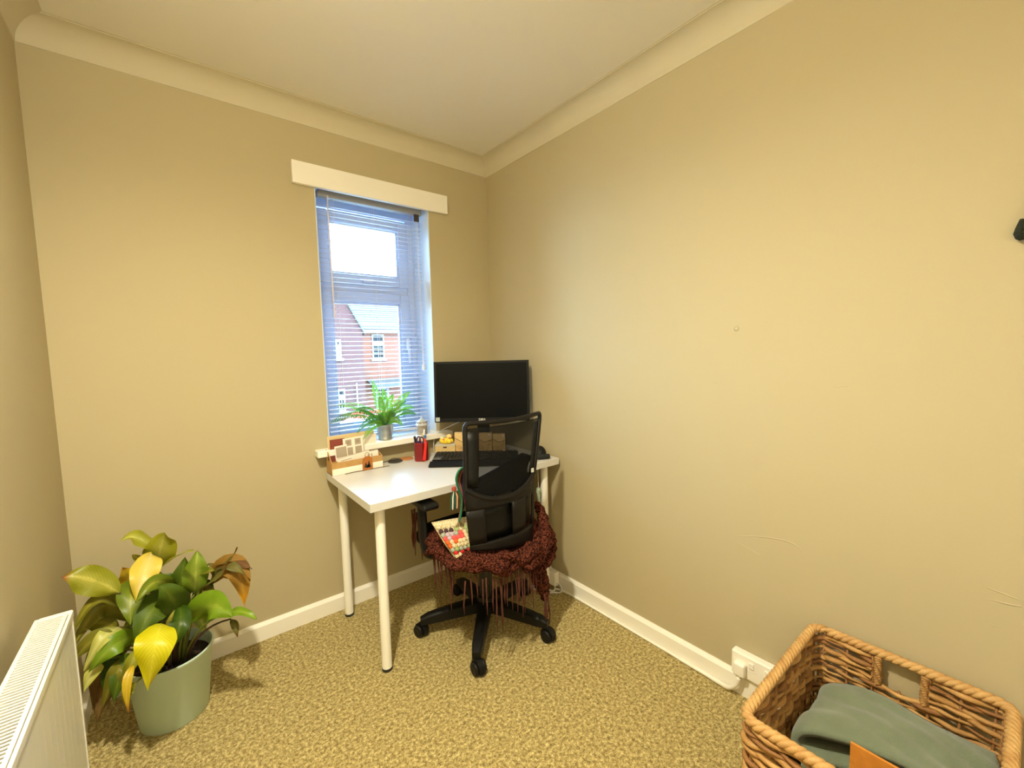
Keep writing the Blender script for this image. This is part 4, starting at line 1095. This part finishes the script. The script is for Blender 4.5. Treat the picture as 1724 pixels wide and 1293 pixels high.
LEAVES = [
 ('olive', (-1.787, -0.358, 0.554), (-1.853, -0.366, 0.65), (-1.908, -0.367, 0.655), 0.0862, 0.1, 'b'),
 ('lime', (-1.69, -0.237, 0.615), (-1.739, -0.24, 0.716), (-1.78, -0.26, 0.693), 0.063, 0.3, 'u'),
 ('lime', (-1.698, -0.213, 0.536), (-1.679, -0.262, 0.643), (-1.66, -0.291, 0.699), 0.0942, 0.15, 'f'),
 ('lime', (-1.723, -0.197, 0.497), (-1.656, -0.365, 0.639), (-1.585, -0.445, 0.665), 0.0311, 0.5, 'u'),
 ('cream', (-1.703, -0.264, 0.625), (-1.713, -0.384, 0.63), (-1.748, -0.392, 0.524), 0.08, 0.2, 'f'),
 ('yellow', (-1.769, -0.186, 0.499), (-1.774, -0.216, 0.538), (-1.782, -0.243, 0.593), 0.0507, 0.2, 'f'),
 ('green', (-1.743, -0.256, 0.519), (-1.76, -0.383, 0.586), (-1.762, -0.414, 0.461), 0.0789, 0.2, 'f'),
 ('green', (-1.651, -0.319, 0.496), (-1.688, -0.412, 0.626), (-1.744, -0.433, 0.535), 0.0477, 0.3, 'f'),
 ('dark', (-1.647, -0.297, 0.366), (-1.644, -0.413, 0.511), (-1.684, -0.401, 0.56), 0.094, 0.25, 'f'),
 ('dark', (-1.662, -0.218, 0.391), (-1.634, -0.259, 0.464), (-1.611, -0.24, 0.572), 0.0885, 0.2, 'f'),
 ('lime2', (-1.595, -0.305, 0.448), (-1.585, -0.368, 0.548), (-1.575, -0.328, 0.62), 0.0771, 0.2, 'f'),
 ('drygreen', (-1.59, -0.285, 0.428), (-1.56, -0.33, 0.46), (-1.489, -0.402, 0.576), 0.0568, 0.5, 'u'),
 ('drygreen', (-1.546, -0.271, 0.533), (-1.488, -0.362, 0.527), (-1.459, -0.396, 0.618), 0.0199, 0.4, 'u'),
 ('brown', (-1.493, -0.312, 0.55), (-1.446, -0.364, 0.544), (-1.42, -0.399, 0.521), 0.0291, 0.4, 'u'),
 ('drygreen', (-1.544, -0.305, 0.465), (-1.49, -0.39, 0.611), (-1.432, -0.431, 0.493), 0.0349, 0.5, 'u'),
 ('orange', (-1.536, -0.273, 0.465), (-1.446, -0.379, 0.633), (-1.451, -0.4, 0.386), 0.088, 0.35, 'f'),
 ('bright', (-1.609, -0.339, 0.375), (-1.553, -0.456, 0.506), (-1.497, -0.514, 0.421), 0.0994, 0.2, 'f'),
 ('bright', (-1.516, -0.437, 0.404), (-1.473, -0.523, 0.455), (-1.43, -0.545, 0.401), 0.0373, 0.3, 'u'),
 ('drygreen', (-1.5, -0.451, 0.386), (-1.486, -0.482, 0.373), (-1.487, -0.48, 0.327), 0.0231, 0.4, 'f'),
 ('dark', (-1.66, -0.307, 0.415), (-1.703, -0.413, 0.561), (-1.754, -0.44, 0.391), 0.0953, 0.2, 'f'),
 ('dark2', (-1.639, -0.335, 0.437), (-1.626, -0.472, 0.447), (-1.665, -0.426, 0.341), 0.0604, 0.3, 'f'),
 ('gold', (-1.686, -0.438, 0.44), (-1.693, -0.6, 0.504), (-1.725, -0.537, 0.301), 0.102, 0.2, 'f'),
 ('pale', (-1.675, -0.375, 0.386), (-1.67, -0.443, 0.447), (-1.648, -0.451, 0.484), 0.0139, 0.3, 'f'),
 ('pale', (-1.779, -0.291, 0.395), (-1.822, -0.414, 0.496), (-1.878, -0.396, 0.353), 0.0494, 0.3, 'u'),
 ('bright', (-1.756, -0.313, 0.358), (-1.793, -0.44, 0.459), (-1.866, -0.406, 0.349), 0.0647, 0.3, 'f'),
 ('pale', (-1.839, -0.375, 0.356), (-1.854, -0.388, 0.361), (-1.885, -0.397, 0.286), 0.0412, 0.3, 'f'),
 ('olive2', (-1.79, -0.301, 0.462), (-1.831, -0.379, 0.626), (-1.892, -0.372, 0.486), 0.0456, 0.4, 'u'),
 ('olive2', (-1.784, -0.284, 0.42), (-1.83, -0.306, 0.59), (-1.903, -0.344, 0.413), 0.0705, 0.3, 'f'),
 ('olive2', (-1.803, -0.297, 0.398), (-1.85, -0.29, 0.48), (-1.894, -0.347, 0.454), 0.0509, 0.3, 'f'),
 ('olive2', (-1.801, -0.279, 0.338), (-1.858, -0.297, 0.4), (-1.879, -0.339, 0.277), 0.067, 0.3, 'f'),
 ('yellow', (-1.76, -0.44, 0.338), (-1.784, -0.497, 0.348), (-1.779, -0.489, 0.217), 0.024, 0.4, 'f'),
 ('olive', (-1.762, -0.432, 0.274), (-1.786, -0.47, 0.285), (-1.787, -0.456, 0.232), 0.03, 0.3, 'f'),
 ('dark2', (-1.798, -0.32, 0.339), (-1.822, -0.37, 0.352), (-1.843, -0.359, 0.234), 0.0544, 0.3, 'f'),
 ('olive2', (-1.774, -0.225, 0.329), (-1.812, -0.317, 0.388), (-1.831, -0.34, 0.263), 0.0604, 0.3, 'f'),
 ('drybrown', (-1.842, -0.278, 0.283), (-1.867, -0.306, 0.312), (-1.876, -0.314, 0.157), 0.0473, 0.4, 'f'),
 ('dark', (-1.589, -0.26, 0.427), (-1.553, -0.308, 0.493), (-1.554, -0.34, 0.427), 0.0575, 0.3, 'f'),
 ('olive2', (-1.694, -0.163, 0.425), (-1.716, -0.17, 0.508), (-1.739, -0.156, 0.527), 0.0668, 0.2, 'f'),
 ('lime2', (-1.592, -0.286, 0.395), (-1.581, -0.337, 0.372), (-1.574, -0.336, 0.308), 0.048, 0.3, 'f'),
 ('green', (-1.705, -0.242, 0.443), (-1.726, -0.352, 0.469), (-1.792, -0.33, 0.415), 0.0613, 0.3, 'f'),
 ('dark', (-1.641, -0.243, 0.44), (-1.683, -0.251, 0.534), (-1.713, -0.284, 0.476), 0.0776, 0.3, 'f'),
 ('olive2', (-1.786, -0.371, 0.314), (-1.798, -0.434, 0.363), (-1.85, -0.382, 0.204), 0.0494, 0.3, 'f'),
 ('dark', (-1.772, -0.355, 0.325), (-1.792, -0.421, 0.35), (-1.82, -0.416, 0.227), 0.0575, 0.3, 'f'),
 ('drybrown', (-1.821, -0.301, 0.222), (-1.846, -0.329, 0.258), (-1.872, -0.321, 0.125), 0.0473, 0.5, 'f'),
 ('olive2', (-1.814, -0.364, 0.407), (-1.848, -0.383, 0.466), (-1.906, -0.346, 0.372), 0.0566, 0.3, 'f'),
 ('olive', (-1.747, -0.41, 0.365), (-1.761, -0.45, 0.37), (-1.794, -0.431, 0.286), 0.038, 0.4, 'f'),
 ('lime', (-1.698, -0.211, 0.562), (-1.719, -0.223, 0.579), (-1.76, -0.194, 0.611), 0.0517, 0.3, 'u'),
 ('olive2', (-1.608, -0.266, 0.472), (-1.565, -0.318, 0.544), (-1.53, -0.373, 0.541), 0.0437, 0.4, 'u'),
 ('drygreen', (-1.562, -0.328, 0.482), (-1.542, -0.375, 0.467), (-1.565, -0.374, 0.38), 0.0388, 0.4, 'f'),
]

HINT = {'f': Vector((.04, -.90, .42)), 'u': Vector((.10, -.45, .9)), 'b': Vector((.15, -.8, .55))}
for i, (mname, b0, c0, t0, wd, fold, hint) in enumerate(LEAVES):
    n = 16
    P = bez(b0, c0, t0, n)
    hv = HINT[hint]
    ph = rnd.uniform(0, 6)
    dry = mname in ('orange', 'brown', 'drygreen', 'drybrown')
    def lf(u, v):
        k = v * n; a = min(n - 1, int(k)); f = k - a
        p = P[a] * (1 - f) + P[a + 1] * f
        tg_ = (P[min(n, a + 1)] - P[max(0, a - 1)]).normalized()
        side = tg_.cross(hv)
        side = side.normalized() if side.length > .05 else Vector((1, 0, 0))
        nrm = side.cross(tg_).normalized()
        if nrm.dot(hv) < 0: nrm = -nrm
        s_ = 2 * u - 1
        prof = (math.sin(math.pi * min(1, v) ** .80) ** .92) if 0 < v < 1 else 0.0
        prof = max(prof, .04 if v < .5 else .0)
        w_ = wd * .53 * prof
        z = fold * w_ * abs(s_) * 1.1 - .25 * w_ * s_ * s_
        z += .09 * wd * math.sin(v * 11 + ph + s_ * 1.2) * abs(s_) * (2.4 if dry else 1)
        return p + side * (w_ * s_ * (1 - .12 * fold)) + nrm * z
    lfm = MB().grid(lf, 8, 18).build('leaf', LM[mname], plant, smooth=True, angle=0)
    # leaf stalk from the soil to the leaf base
    bb = Vector(b0)
    a = math.atan2(bb.y - PC.y, bb.x - PC.x)
    rr = min(.085, .35 * (Vector((bb.x, bb.y, 0)) - PC).length + .01)
    root = Vector((PC.x + rr * math.cos(a) * .7, PC.y + rr * math.sin(a) * .7, .20))
    if (bb - root).length > .05 and mname not in ('brown',):
        c1 = Vector(((bb.x + root.x) / 2 * .5 + root.x * .5, (bb.y + root.y) / 2 * .5 + root.y * .5, root.z + (bb.z - root.z) * .75))
        MB().tube(bez(root, c1, bb, 8), [.0060 - .0004 * j for j in range(9)], 6).build('stem', M_STEM if i % 3 else M_STEMB, plant, smooth=True, angle=0)
for k in range(5):
    a = k * 1.26
    MB().tube([(PC.x + .035 * math.cos(a), PC.y + .035 * math.sin(a), .19), (PC.x + .045 * math.cos(a), PC.y + .045 * math.sin(a) - .01, .30), (PC.x + .05 * math.cos(a + .3), PC.y + .05 * math.sin(a + .3) - .015, .40)], [.011, .010, .007], 8).build('cane', M_STEMB, plant, smooth=True, angle=0)

# ------------------------------------------------------------------ wicker basket
M_WICK = [mat('wicker_tan', (188, 146, 84), rough=.6, noise=(28, .7), rgb2=(146, 100, 50), bump=(140, .5, .003)),
          mat('wicker_honey', (204, 164, 100), rough=.6, noise=(24, .7), rgb2=(160, 112, 56), bump=(140, .5, .003)),
          mat('wicker_brown', (160, 114, 62), rough=.65, noise=(30, .7), rgb2=(116, 74, 36), bump=(140, .5, .003))]
M_ROPE = mat('wicker_rope', (206, 168, 108), rough=.6, noise=(30, .6), rgb2=(168, 122, 66), bump=(200, .5, .003))
bx0, bx1, by0, by1, BH = -.572, -.022, -2.222, -1.782, .400
bcx, bcy = (bx0 + bx1) / 2, (by0 + by1) / 2
bas = thing('wicker_basket', 'woven wicker basket with hand holes on the carpet against the right wall', 'basket', (bcx, bcy, 0))
def rrect(hx, hy, r, step):
    pts = []
    for cx, cy, a0 in ((hx - r, hy - r, 0), (-hx + r, hy - r, 90), (-hx + r, -hy + r, 180), (hx - r, -hy + r, 270)):
        pts += [(cx + r * math.cos(R(a0 + 15 * k)), cy + r * math.sin(R(a0 + 15 * k))) for k in range(7)]
    out = []
    for i in range(len(pts)):
        a, b_ = pts[i], pts[(i + 1) % len(pts)]
        L_ = math.hypot(b_[0] - a[0], b_[1] - a[1]); k = max(1, int(L_ / step + .5))
        out += [(a[0] + (b_[0] - a[0]) * j / k, a[1] + (b_[1] - a[1]) * j / k) for j in range(k)]
    return out
HX, HY = (bx1 - bx0) / 2, (by1 - by0) / 2
hole_y, hole_w = -2.004 - bcy, .052
STK = .056
r3 = random.Random(3)
row = 0
z = .016
while z < BH - .016:
    tp = .965 + .035 * z / BH
    pts = rrect(HX * tp - .010, HY * tp - .010, .028, .012)
    s_ = 0; P = []
    ph = math.pi * (row % 2) + r3.uniform(-.3, .3); zph = r3.uniform(0, 6); zf = r3.uniform(5, 9)
    rbase = r3.uniform(.0055, .0085)
    rads = []
    for i, (x, y) in enumerate(pts):
        nx, ny = pts[(i + 1) % len(pts)][1] - pts[i - 1][1], -(pts[(i + 1) % len(pts)][0] - pts[i - 1][0])
        l = math.hypot(nx, ny) or 1
        off = .0065 * math.sin(math.pi * s_ / STK + ph)
        P.append(Vector((bcx + x + nx / l * off, bcy + y + ny / l * off, z + .0040 * math.sin(s_ * zf * 2 + zph) + .0028 * math.sin(s_ * 31 + zph * 2))))
        rads.append(rbase * (1 + .28 * math.sin(s_ * 19 + zph) + .18 * math.sin(s_ * 47 + zph)))
        j = pts[(i + 1) % len(pts)]
        s_ += math.hypot(j[0] - x, j[1] - y)
    mt = M_WICK[r3.randrange(3)]
    if BH - .088 < z < BH - .018:
        # cut the strand at the hand holes on the two long sides facing left and right
        runs = []; cur = []
        for p, q in zip(P, rads):
            if abs(p.x - bcx) > HX * .85 and abs(p.y - bcy - hole_y) < hole_w: 
                if cur: runs.append(cur); cur = []
            else: cur.append((p, q))
        if cur: runs.append(cur)
        if len(runs) == 3: runs = [runs[2] + runs[0], runs[1]]
        for rn in runs:
            MB().tube([p for p, _ in rn], [q for _, q in rn], 6, flat=.8).build('woven_strand', mt, bas, smooth=True, angle=0)
    else:
        MB().tube(P, rads, 6, closed=True, flat=.8).build('woven_strand', mt, bas, smooth=True, angle=0)
    z += r3.uniform(.0105, .0135); row += 1
# upright stakes
pts = rrect(HX - .012, HY - .012, .026, STK)
for i, (x, y) in enumerate(pts):
    if i % 2 and abs(abs(x) - HX) < .05 and abs(abs(y) - HY) < .05: continue
    near_hole = abs(x) > HX * .85 and abs(y - hole_y) < hole_w
    MB().tube([(bcx + x * .965, bcy + y * .965, .005), (bcx + x, bcy + y, BH - (.09 if near_hole else .01))], .0032, 6).build('stake', M_WICK[2], bas, smooth=True, angle=0)
# bound edges of the hand holes
for sx in (-1, 1):
    for e_ in (-1, 1):
        y = bcy + hole_y + e_ * (hole_w - .002); x = bcx + sx * (HX - .012)
        n = 60
        P = [Vector((x + .010 * math.cos(t * 1.5), y + .006 * math.sin(t * 1.5), BH - .095 + .085 * t / n)) for t in range(n)]
        MB().tube(P, .0055, 6).build('hole_binding', M_WICK[0], bas, smooth=True, angle=0)
# twisted rope rim: three strands
pr = rrect(HX - .010, HY - .010, .030, .006)
for k in range(3):
    P = []; s_ = 0
    for i, (x, y) in enumerate(pr):
        nx, ny = pr[(i + 1) % len(pr)][1] - pr[i - 1][1], -(pr[(i + 1) % len(pr)][0] - pr[i - 1][0]); l = math.hypot(nx, ny) or 1
        a = s_ * 2 * math.pi / .052 + k * 2 * math.pi / 3
        P.append(Vector((bcx + x + nx / l * .0068 * math.cos(a), bcy + y + ny / l * .0068 * math.cos(a), BH + .0068 * math.sin(a))))
        j = pr[(i + 1) % len(pr)]; s_ += math.hypot(j[0] - x, j[1] - y)
    MB().tube(P, .0078, 7, closed=True).build('rim_rope', M_ROPE, bas, smooth=True, angle=0)
MB().box((bx0 + .03, by0 + .03, .004), (bx1 - .03, by1 - .03, .014)).build('basket_floor', M_WICK[2], bas)

# folded green blanket, card and parcel inside the basket
M_FLEECE = mat('green_fleece', (102, 112, 90), rough=.95, noise=(14, .7), rgb2=(120, 132, 110), bump=(500, .6, .004), sheen=.3)
bk = thing('folded_blanket', 'folded grey-green fleece blanket lying in the wicker basket', 'blanket', (-.29, -2.0, .02))
def fold_profile(pr_, th_):
    P = catmull([(0, a, b_) for a, b_ in pr_], 5)
    return P
def fleece(pr_, x0, x1, name, th_):
    P = fold_profile(pr_, th_); n = len(P)
    def fn(u, v):
        i = min(n - 1, int(v * (n - 1) + .5)); p = P[i]; x0s = x0 - .42 * max(0, p.y + 1.96)
        e_ = (1 - abs(2 * u - 1) ** 6)
        wob = .005 * math.sin(u * 9 + p.y * 20) + .003 * math.sin(u * 23 - p.y * 31)
        return Vector((x0s + (x1 - x0s) * u + .008 * math.sin(p.y * 18), p.y + .006 * math.sin(u * 7), p.z + wob - .010 * (1 - e_)))
    MB().grid(fn, 22, n - 1).build(name, M_FLEECE, bk, smooth=True, solid=th_, angle=0)
fleece([(-2.19, 0.290), (-2.10, 0.294), (-2.0, 0.292), (-1.92, 0.286), (-1.865, 0.272), (-1.842, 0.244), (-1.855, 0.215), (-1.90, 0.208), (-1.97, 0.218), (-2.06, 0.222), (-2.19, 0.218)], -.292, -.075, 'top_fold', .020)
fleece([(-2.19, 0.194), (-2.06, 0.196), (-1.96, 0.187), (-1.885, 0.177), (-1.862, 0.160), (-1.88, 0.140), (-1.95, 0.132), (-2.06, 0.130), (-2.19, 0.127)], -.285, -.080, 'middle_fold', .020)
fleece([(-2.19, 0.132), (-2.0, 0.130), (-1.885, 0.122), (-1.855, 0.085), (-1.88, 0.048), (-1.95, 0.036), (-2.06, 0.034), (-2.19, 0.034)], -.300, -.080, 'bottom_fold', .020)
cd = MB().box((-.478, -2.190, .020), (-.472, -1.985, .425))
meta(cd.build('cardboard_sheet', mat('cardboard_orange', (190, 124, 40), .75, noise=(60, .4), rgb2=(178, 112, 34)), bevel=.001), 'orange-brown cardboard sheet standing upright in the wicker basket', 'cardboard')
cd = MB().box((-.535, -2.02, .02), (-.495, -1.935, .325))
meta(cd.build('slim_carton', mat('carton_tan', (206, 170, 100), .75), bevel=.002), 'slim tan carton beside the cardboard sheet in the wicker basket', 'carton')

# ------------------------------------------------------------------ sockets, plugs and cables on the right wall
M_PLAS = mat('socket_white_plastic', (244, 240, 228), rough=.35)
so = thing('wall_socket', 'white double socket box low on the right wall beside the basket', 'socket', (0, -1.609, .132))
MB().box((-.034, -1.684, .088), (0, -1.536, .177)).build('socket_box', M_PLAS, so, bevel=.006, segs=3)
for y in (-1.607, -1.660):
    MB().box((-.0375, y - .009, .138), (-.033, y + .009, .160)).build('switch', M_PLAS, so, bevel=.002)
pl = thing('plug', 'white plug pushed into the left outlet of the wall socket', 'plug', (-.034, -1.572, .125))
MB().box((-.060, -1.593, .100), (-.034, -1.552, .150)).build('plug_body', M_PLAS, pl, bevel=.008, segs=3)
MB().tube([(-.048, -1.572, .103), (-.048, -1.570, .088)], [.006, .0045], 8).build('cord_grip', M_PLAS, pl, smooth=True)
cb = thing('cable', 'white cable running along the skirting of the right wall to the plug', 'cable', (-.024, -1.0, 0))
MB().tube(catmull([(-.048, -1.570, .090), (-.047, -1.560, .055), (-.040, -1.53, .022), (-.030, -1.49, .011), (-.027, -1.43, .0095), (-.025, -1.30, .008), (-.024, -1.0, .007), (-.024, -.75, .006), (-.030, -.655, .006), (-.045, -.61, .006)], 6), [.0085] * 22 + [.0078] * 8 + [.006] * 25, 8).build('cable_run', M_PLAS, cb, smooth=True, angle=0)
ex = thing('extension_block', 'white extension block with looped flex behind the right front desk leg', 'extension lead', (-.036, -.585, 0))
MB().box((-.056, -.612, .020), (-.018, -.560, .095)).build('block_body', M_PLAS, ex, bevel=.006)
MB().tube(catmull([(-.04, -.60, .022), (-.075, -.625, .012), (-.105, -.590, .02), (-.135, -.555, .03), (-.150, -.52, .02), (-.125, -.595, .006), (-.09, -.62, .006), (-.05, -.655, .010), (-.035, -.63, .035), (-.045, -.59, .03)], 6), .0042, 7).build('flex_loop', M_CORD, ex, smooth=True, angle=0)
MB().tube(catmull([(-.037, -.565, .09), (-.030, -.545, .25), (-.022, -.52, .5), (-.022, -.50, .70)], 5), .0035, 6).build('flex', M_CORD, ex, smooth=True, angle=0)

# wall ornament at the far right end of the right wall, only its edge in view
wo = thing('wall_ornament', 'dark green scalloped fir-shaped ornament high on the right wall at the frame edge', 'ornament', (-.01, -2.27, 1.545))
M_FIR = mat('ornament_dark_green', (34, 40, 22), .9, bump=(160, 1, .01))
for k in range(6):
    zb_ = 1.545 + k * .036; hw = .102 - k * .0175
    mb = MB()
    for j in range(9):
        y = -2.27 - hw + 2 * hw * j / 8
        mb.lathe([(0, -.006), (.008, 0), (.012, .012), (.009, .026), (.003, .045)], (-.014, y, zb_ + .006), 8)
    mb.prism([(-2.27 - hw, zb_ + .004), (-2.27 + hw, zb_ + .004), (-2.27 + hw * .6, zb_ + .045), (-2.27 - hw * .6, zb_ + .045)], 'x', -.018, -.001)
    mb.build('branch_tier', M_FIR, wo, smooth=True, angle=40)

# ------------------------------------------------------------------ outside: ground, brick house across the street, car
gm = mat('pale_paving', (196, 192, 184), .9, noise=(1.2, .6), rgb2=(180, 176, 170))
struct(MB().box((-30, 1.0, -3.4), (60, 70, -3.2)), 'ground', gm)
BR1 = brick_mat('brick_red', (58, 17, 7), (50, 14, 6), (46, 28, 18), 1.0)
BR2 = brick_mat('brick_orange', (88, 39, 12), (78, 34, 11), (74, 47, 28), 1.0)
M_TILE = mat('roof_tile_grey', (48, 41, 34), .7, noise=(3, .6), rgb2=(38, 33, 28))
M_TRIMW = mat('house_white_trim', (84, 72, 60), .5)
M_WGL = mat('house_window_glass', (16, 16, 16), .5, spec=.1)
M_DARK = mat('gutter_dark', (60, 56, 56), .5)
ho = thing('brick_house', 'red brick house with gable and grey tiled roof across the street', 'house', (10, 26, -3.2))
gx = 6.30; gw = 1.37 ; ge, ga = 2.70, 5.20
MB().prism([(gx - gw, -3.2), (gx + gw, -3.2), (gx + gw, ge), (gx, ga), (gx - gw, ge)], 'y', 24.0, 28.05).build('gable_wall', BR1, ho)
for sg in (-1, 1):
    ex_ = gx + sg * (gw + .12); ez = ge - .22
    MB().prism([(ex_, ez), (gx, ga + .02), (gx, ga + .16), (ex_ + sg * .02, ez + .14)], 'y', 23.85, 30.5).build('gable_roof', M_TILE, ho)
MB().box((7.0, 28.0, -3.2), (22, 33, 3.0)).build('main_wall', BR2, ho)
rf = MB().prism([(27.75, 2.95), (27.75, 3.05), (33.0, 6.35), (33.0, 6.2)], 'x', 7.2, 22.3).build('main_roof', M_TILE, ho)
def tile_rows():
    # courses of roof tiles: each course its own lapped strip
    n = 17
    for i in range(n):
        a = i / n; b_ = (i + 1) / n
        y0 = 27.72 + 5.25 * a; y1 = 27.72 + 5.25 * b_ + .05
        z0_ = 3.06 + 3.30 * a; z1_ = 3.06 + 3.30 * b_
        MB().prism([(y0, z0_), (y0, z0_ + .06), (y1, z1_ + .035), (y1, z1_)], 'x', 7.2, 22.3).build('tile_course', M_TILE, rf)
tile_rows()
MB().box((7.6, 27.6, 2.86), (22.3, 27.75, 3.02)).build('gutter', M_TRIMW, ho)
def hwin(x0, x1, z0, z1, y, bars=2, name='window'):
    mb = MB(); t = .10
    frame_rect(mb, x0, x1, z0, z1, t, y - .06, y + .05)
    zm = z0 + (z1 - z0) * .62
    mb.box((x0 + t, y - .05, zm - .12), (x1 - t, y + .05, zm + .12))
    mb.box(((x0 + x1) / 2 - .025, y - .04, z0 + t), ((x0 + x1) / 2 + .025, y + .04, zm))
    for k in range(1, bars + 1):
        zz = z0 + t + (zm - z0 - t) * k / (bars + 1)
        mb.box((x0 + t, y - .035, zz - .02), (x1 - t, y + .04, zz + .02))
    mb.box((x0 - .12, y - .14, z0 - .16), (x1 + .12, y + .02, z0))
    o = mb.build(name, M_TRIMW, ho)
    MB().box((x0 + t, y - .02, z0 + t), (x1 - t, y + .0, z1 - t)).build('pane', M_WGL, o)
hwin(9.72, 10.62, .95, 2.72, 28.0)
hwin(13.6, 14.8, .95, 2.72, 28.0)
hwin(13.6, 15.0, -2.2, -.5, 28.0)
hwin(6.02, 6.32, 1.10, 2.22, 24.0, 1)
hwin(5.98, 6.42, -2.1, -.75, 24.0, 1)
dr = MB(); frame_rect(dr, 9.80, 10.80, -3.2, -1.05, .12, 27.9, 28.05); dr.box((9.92, 27.94, -3.2), (10.68, 28.0, -1.17))
dro = dr.build('door', M_TRIMW, ho)
MB().box((10.0, 27.90, -2.1), (10.60, 27.945, -1.35)).build('door_glass', M_WGL, dro)
MB().prism([(27.0, -1.0), (28.0, -.62), (28.0, -.50), (27.0, -.88)], 'x', 9.2, 12.2).box((9.2, 26.95, -1.06), (12.2, 27.1, -.88)).build('porch_roof', M_TILE, ho)
MB().tube([(7.12, 23.9, -3.1), (7.12, 23.9, -.45)], .05, 8).build('downpipe', M_TRIMW, ho)
MB().tube([(7.78, 27.9, -3.1), (7.78, 27.9, 2.9)], .06, 8).build('downpipe', M_DARK, ho)

car = thing('car', 'red car parked on the street in front of the brick house', 'car', (6.9, 20.2, -3.2), R(8))
M_CAR = mat('car_red', (190, 40, 44), .25, spec=.6)
body = [(-1.9, .28), (1.9, .28), (1.95, .62), (1.75, .82), (1.05, .90), (.55, 1.36), (-.95, 1.40), (-1.55, .95), (-1.92, .85)]
MB().prism(body, 'y', -.82, .82).build('body', M_CAR, car, local=True, bevel=.06, segs=3)
MB().prism([(.95, .92), (.50, 1.30), (-.18, 1.32), (-.18, .92)], 'y', -.835, .835).prism([(-.26, .92), (-.26, 1.32), (-.92, 1.33), (-1.40, .95)], 'y', -.835, .835).build('side_glass', M_WGL, car, local=True)
for x in (-1.2, 1.2):
    for y in (-.80, .80):
        M = Matrix.Translation((x, y, .31)) @ Matrix.Rotation(R(90), 4, 'X')
        MB().lathe([(0, -.09), (.27, -.09), (.31, -.06), (.31, .06), (.27, .09), (0, .09)], (0, 0, 0), 20, M=M).build('wheel', M_DARK, car, local=True, smooth=True)
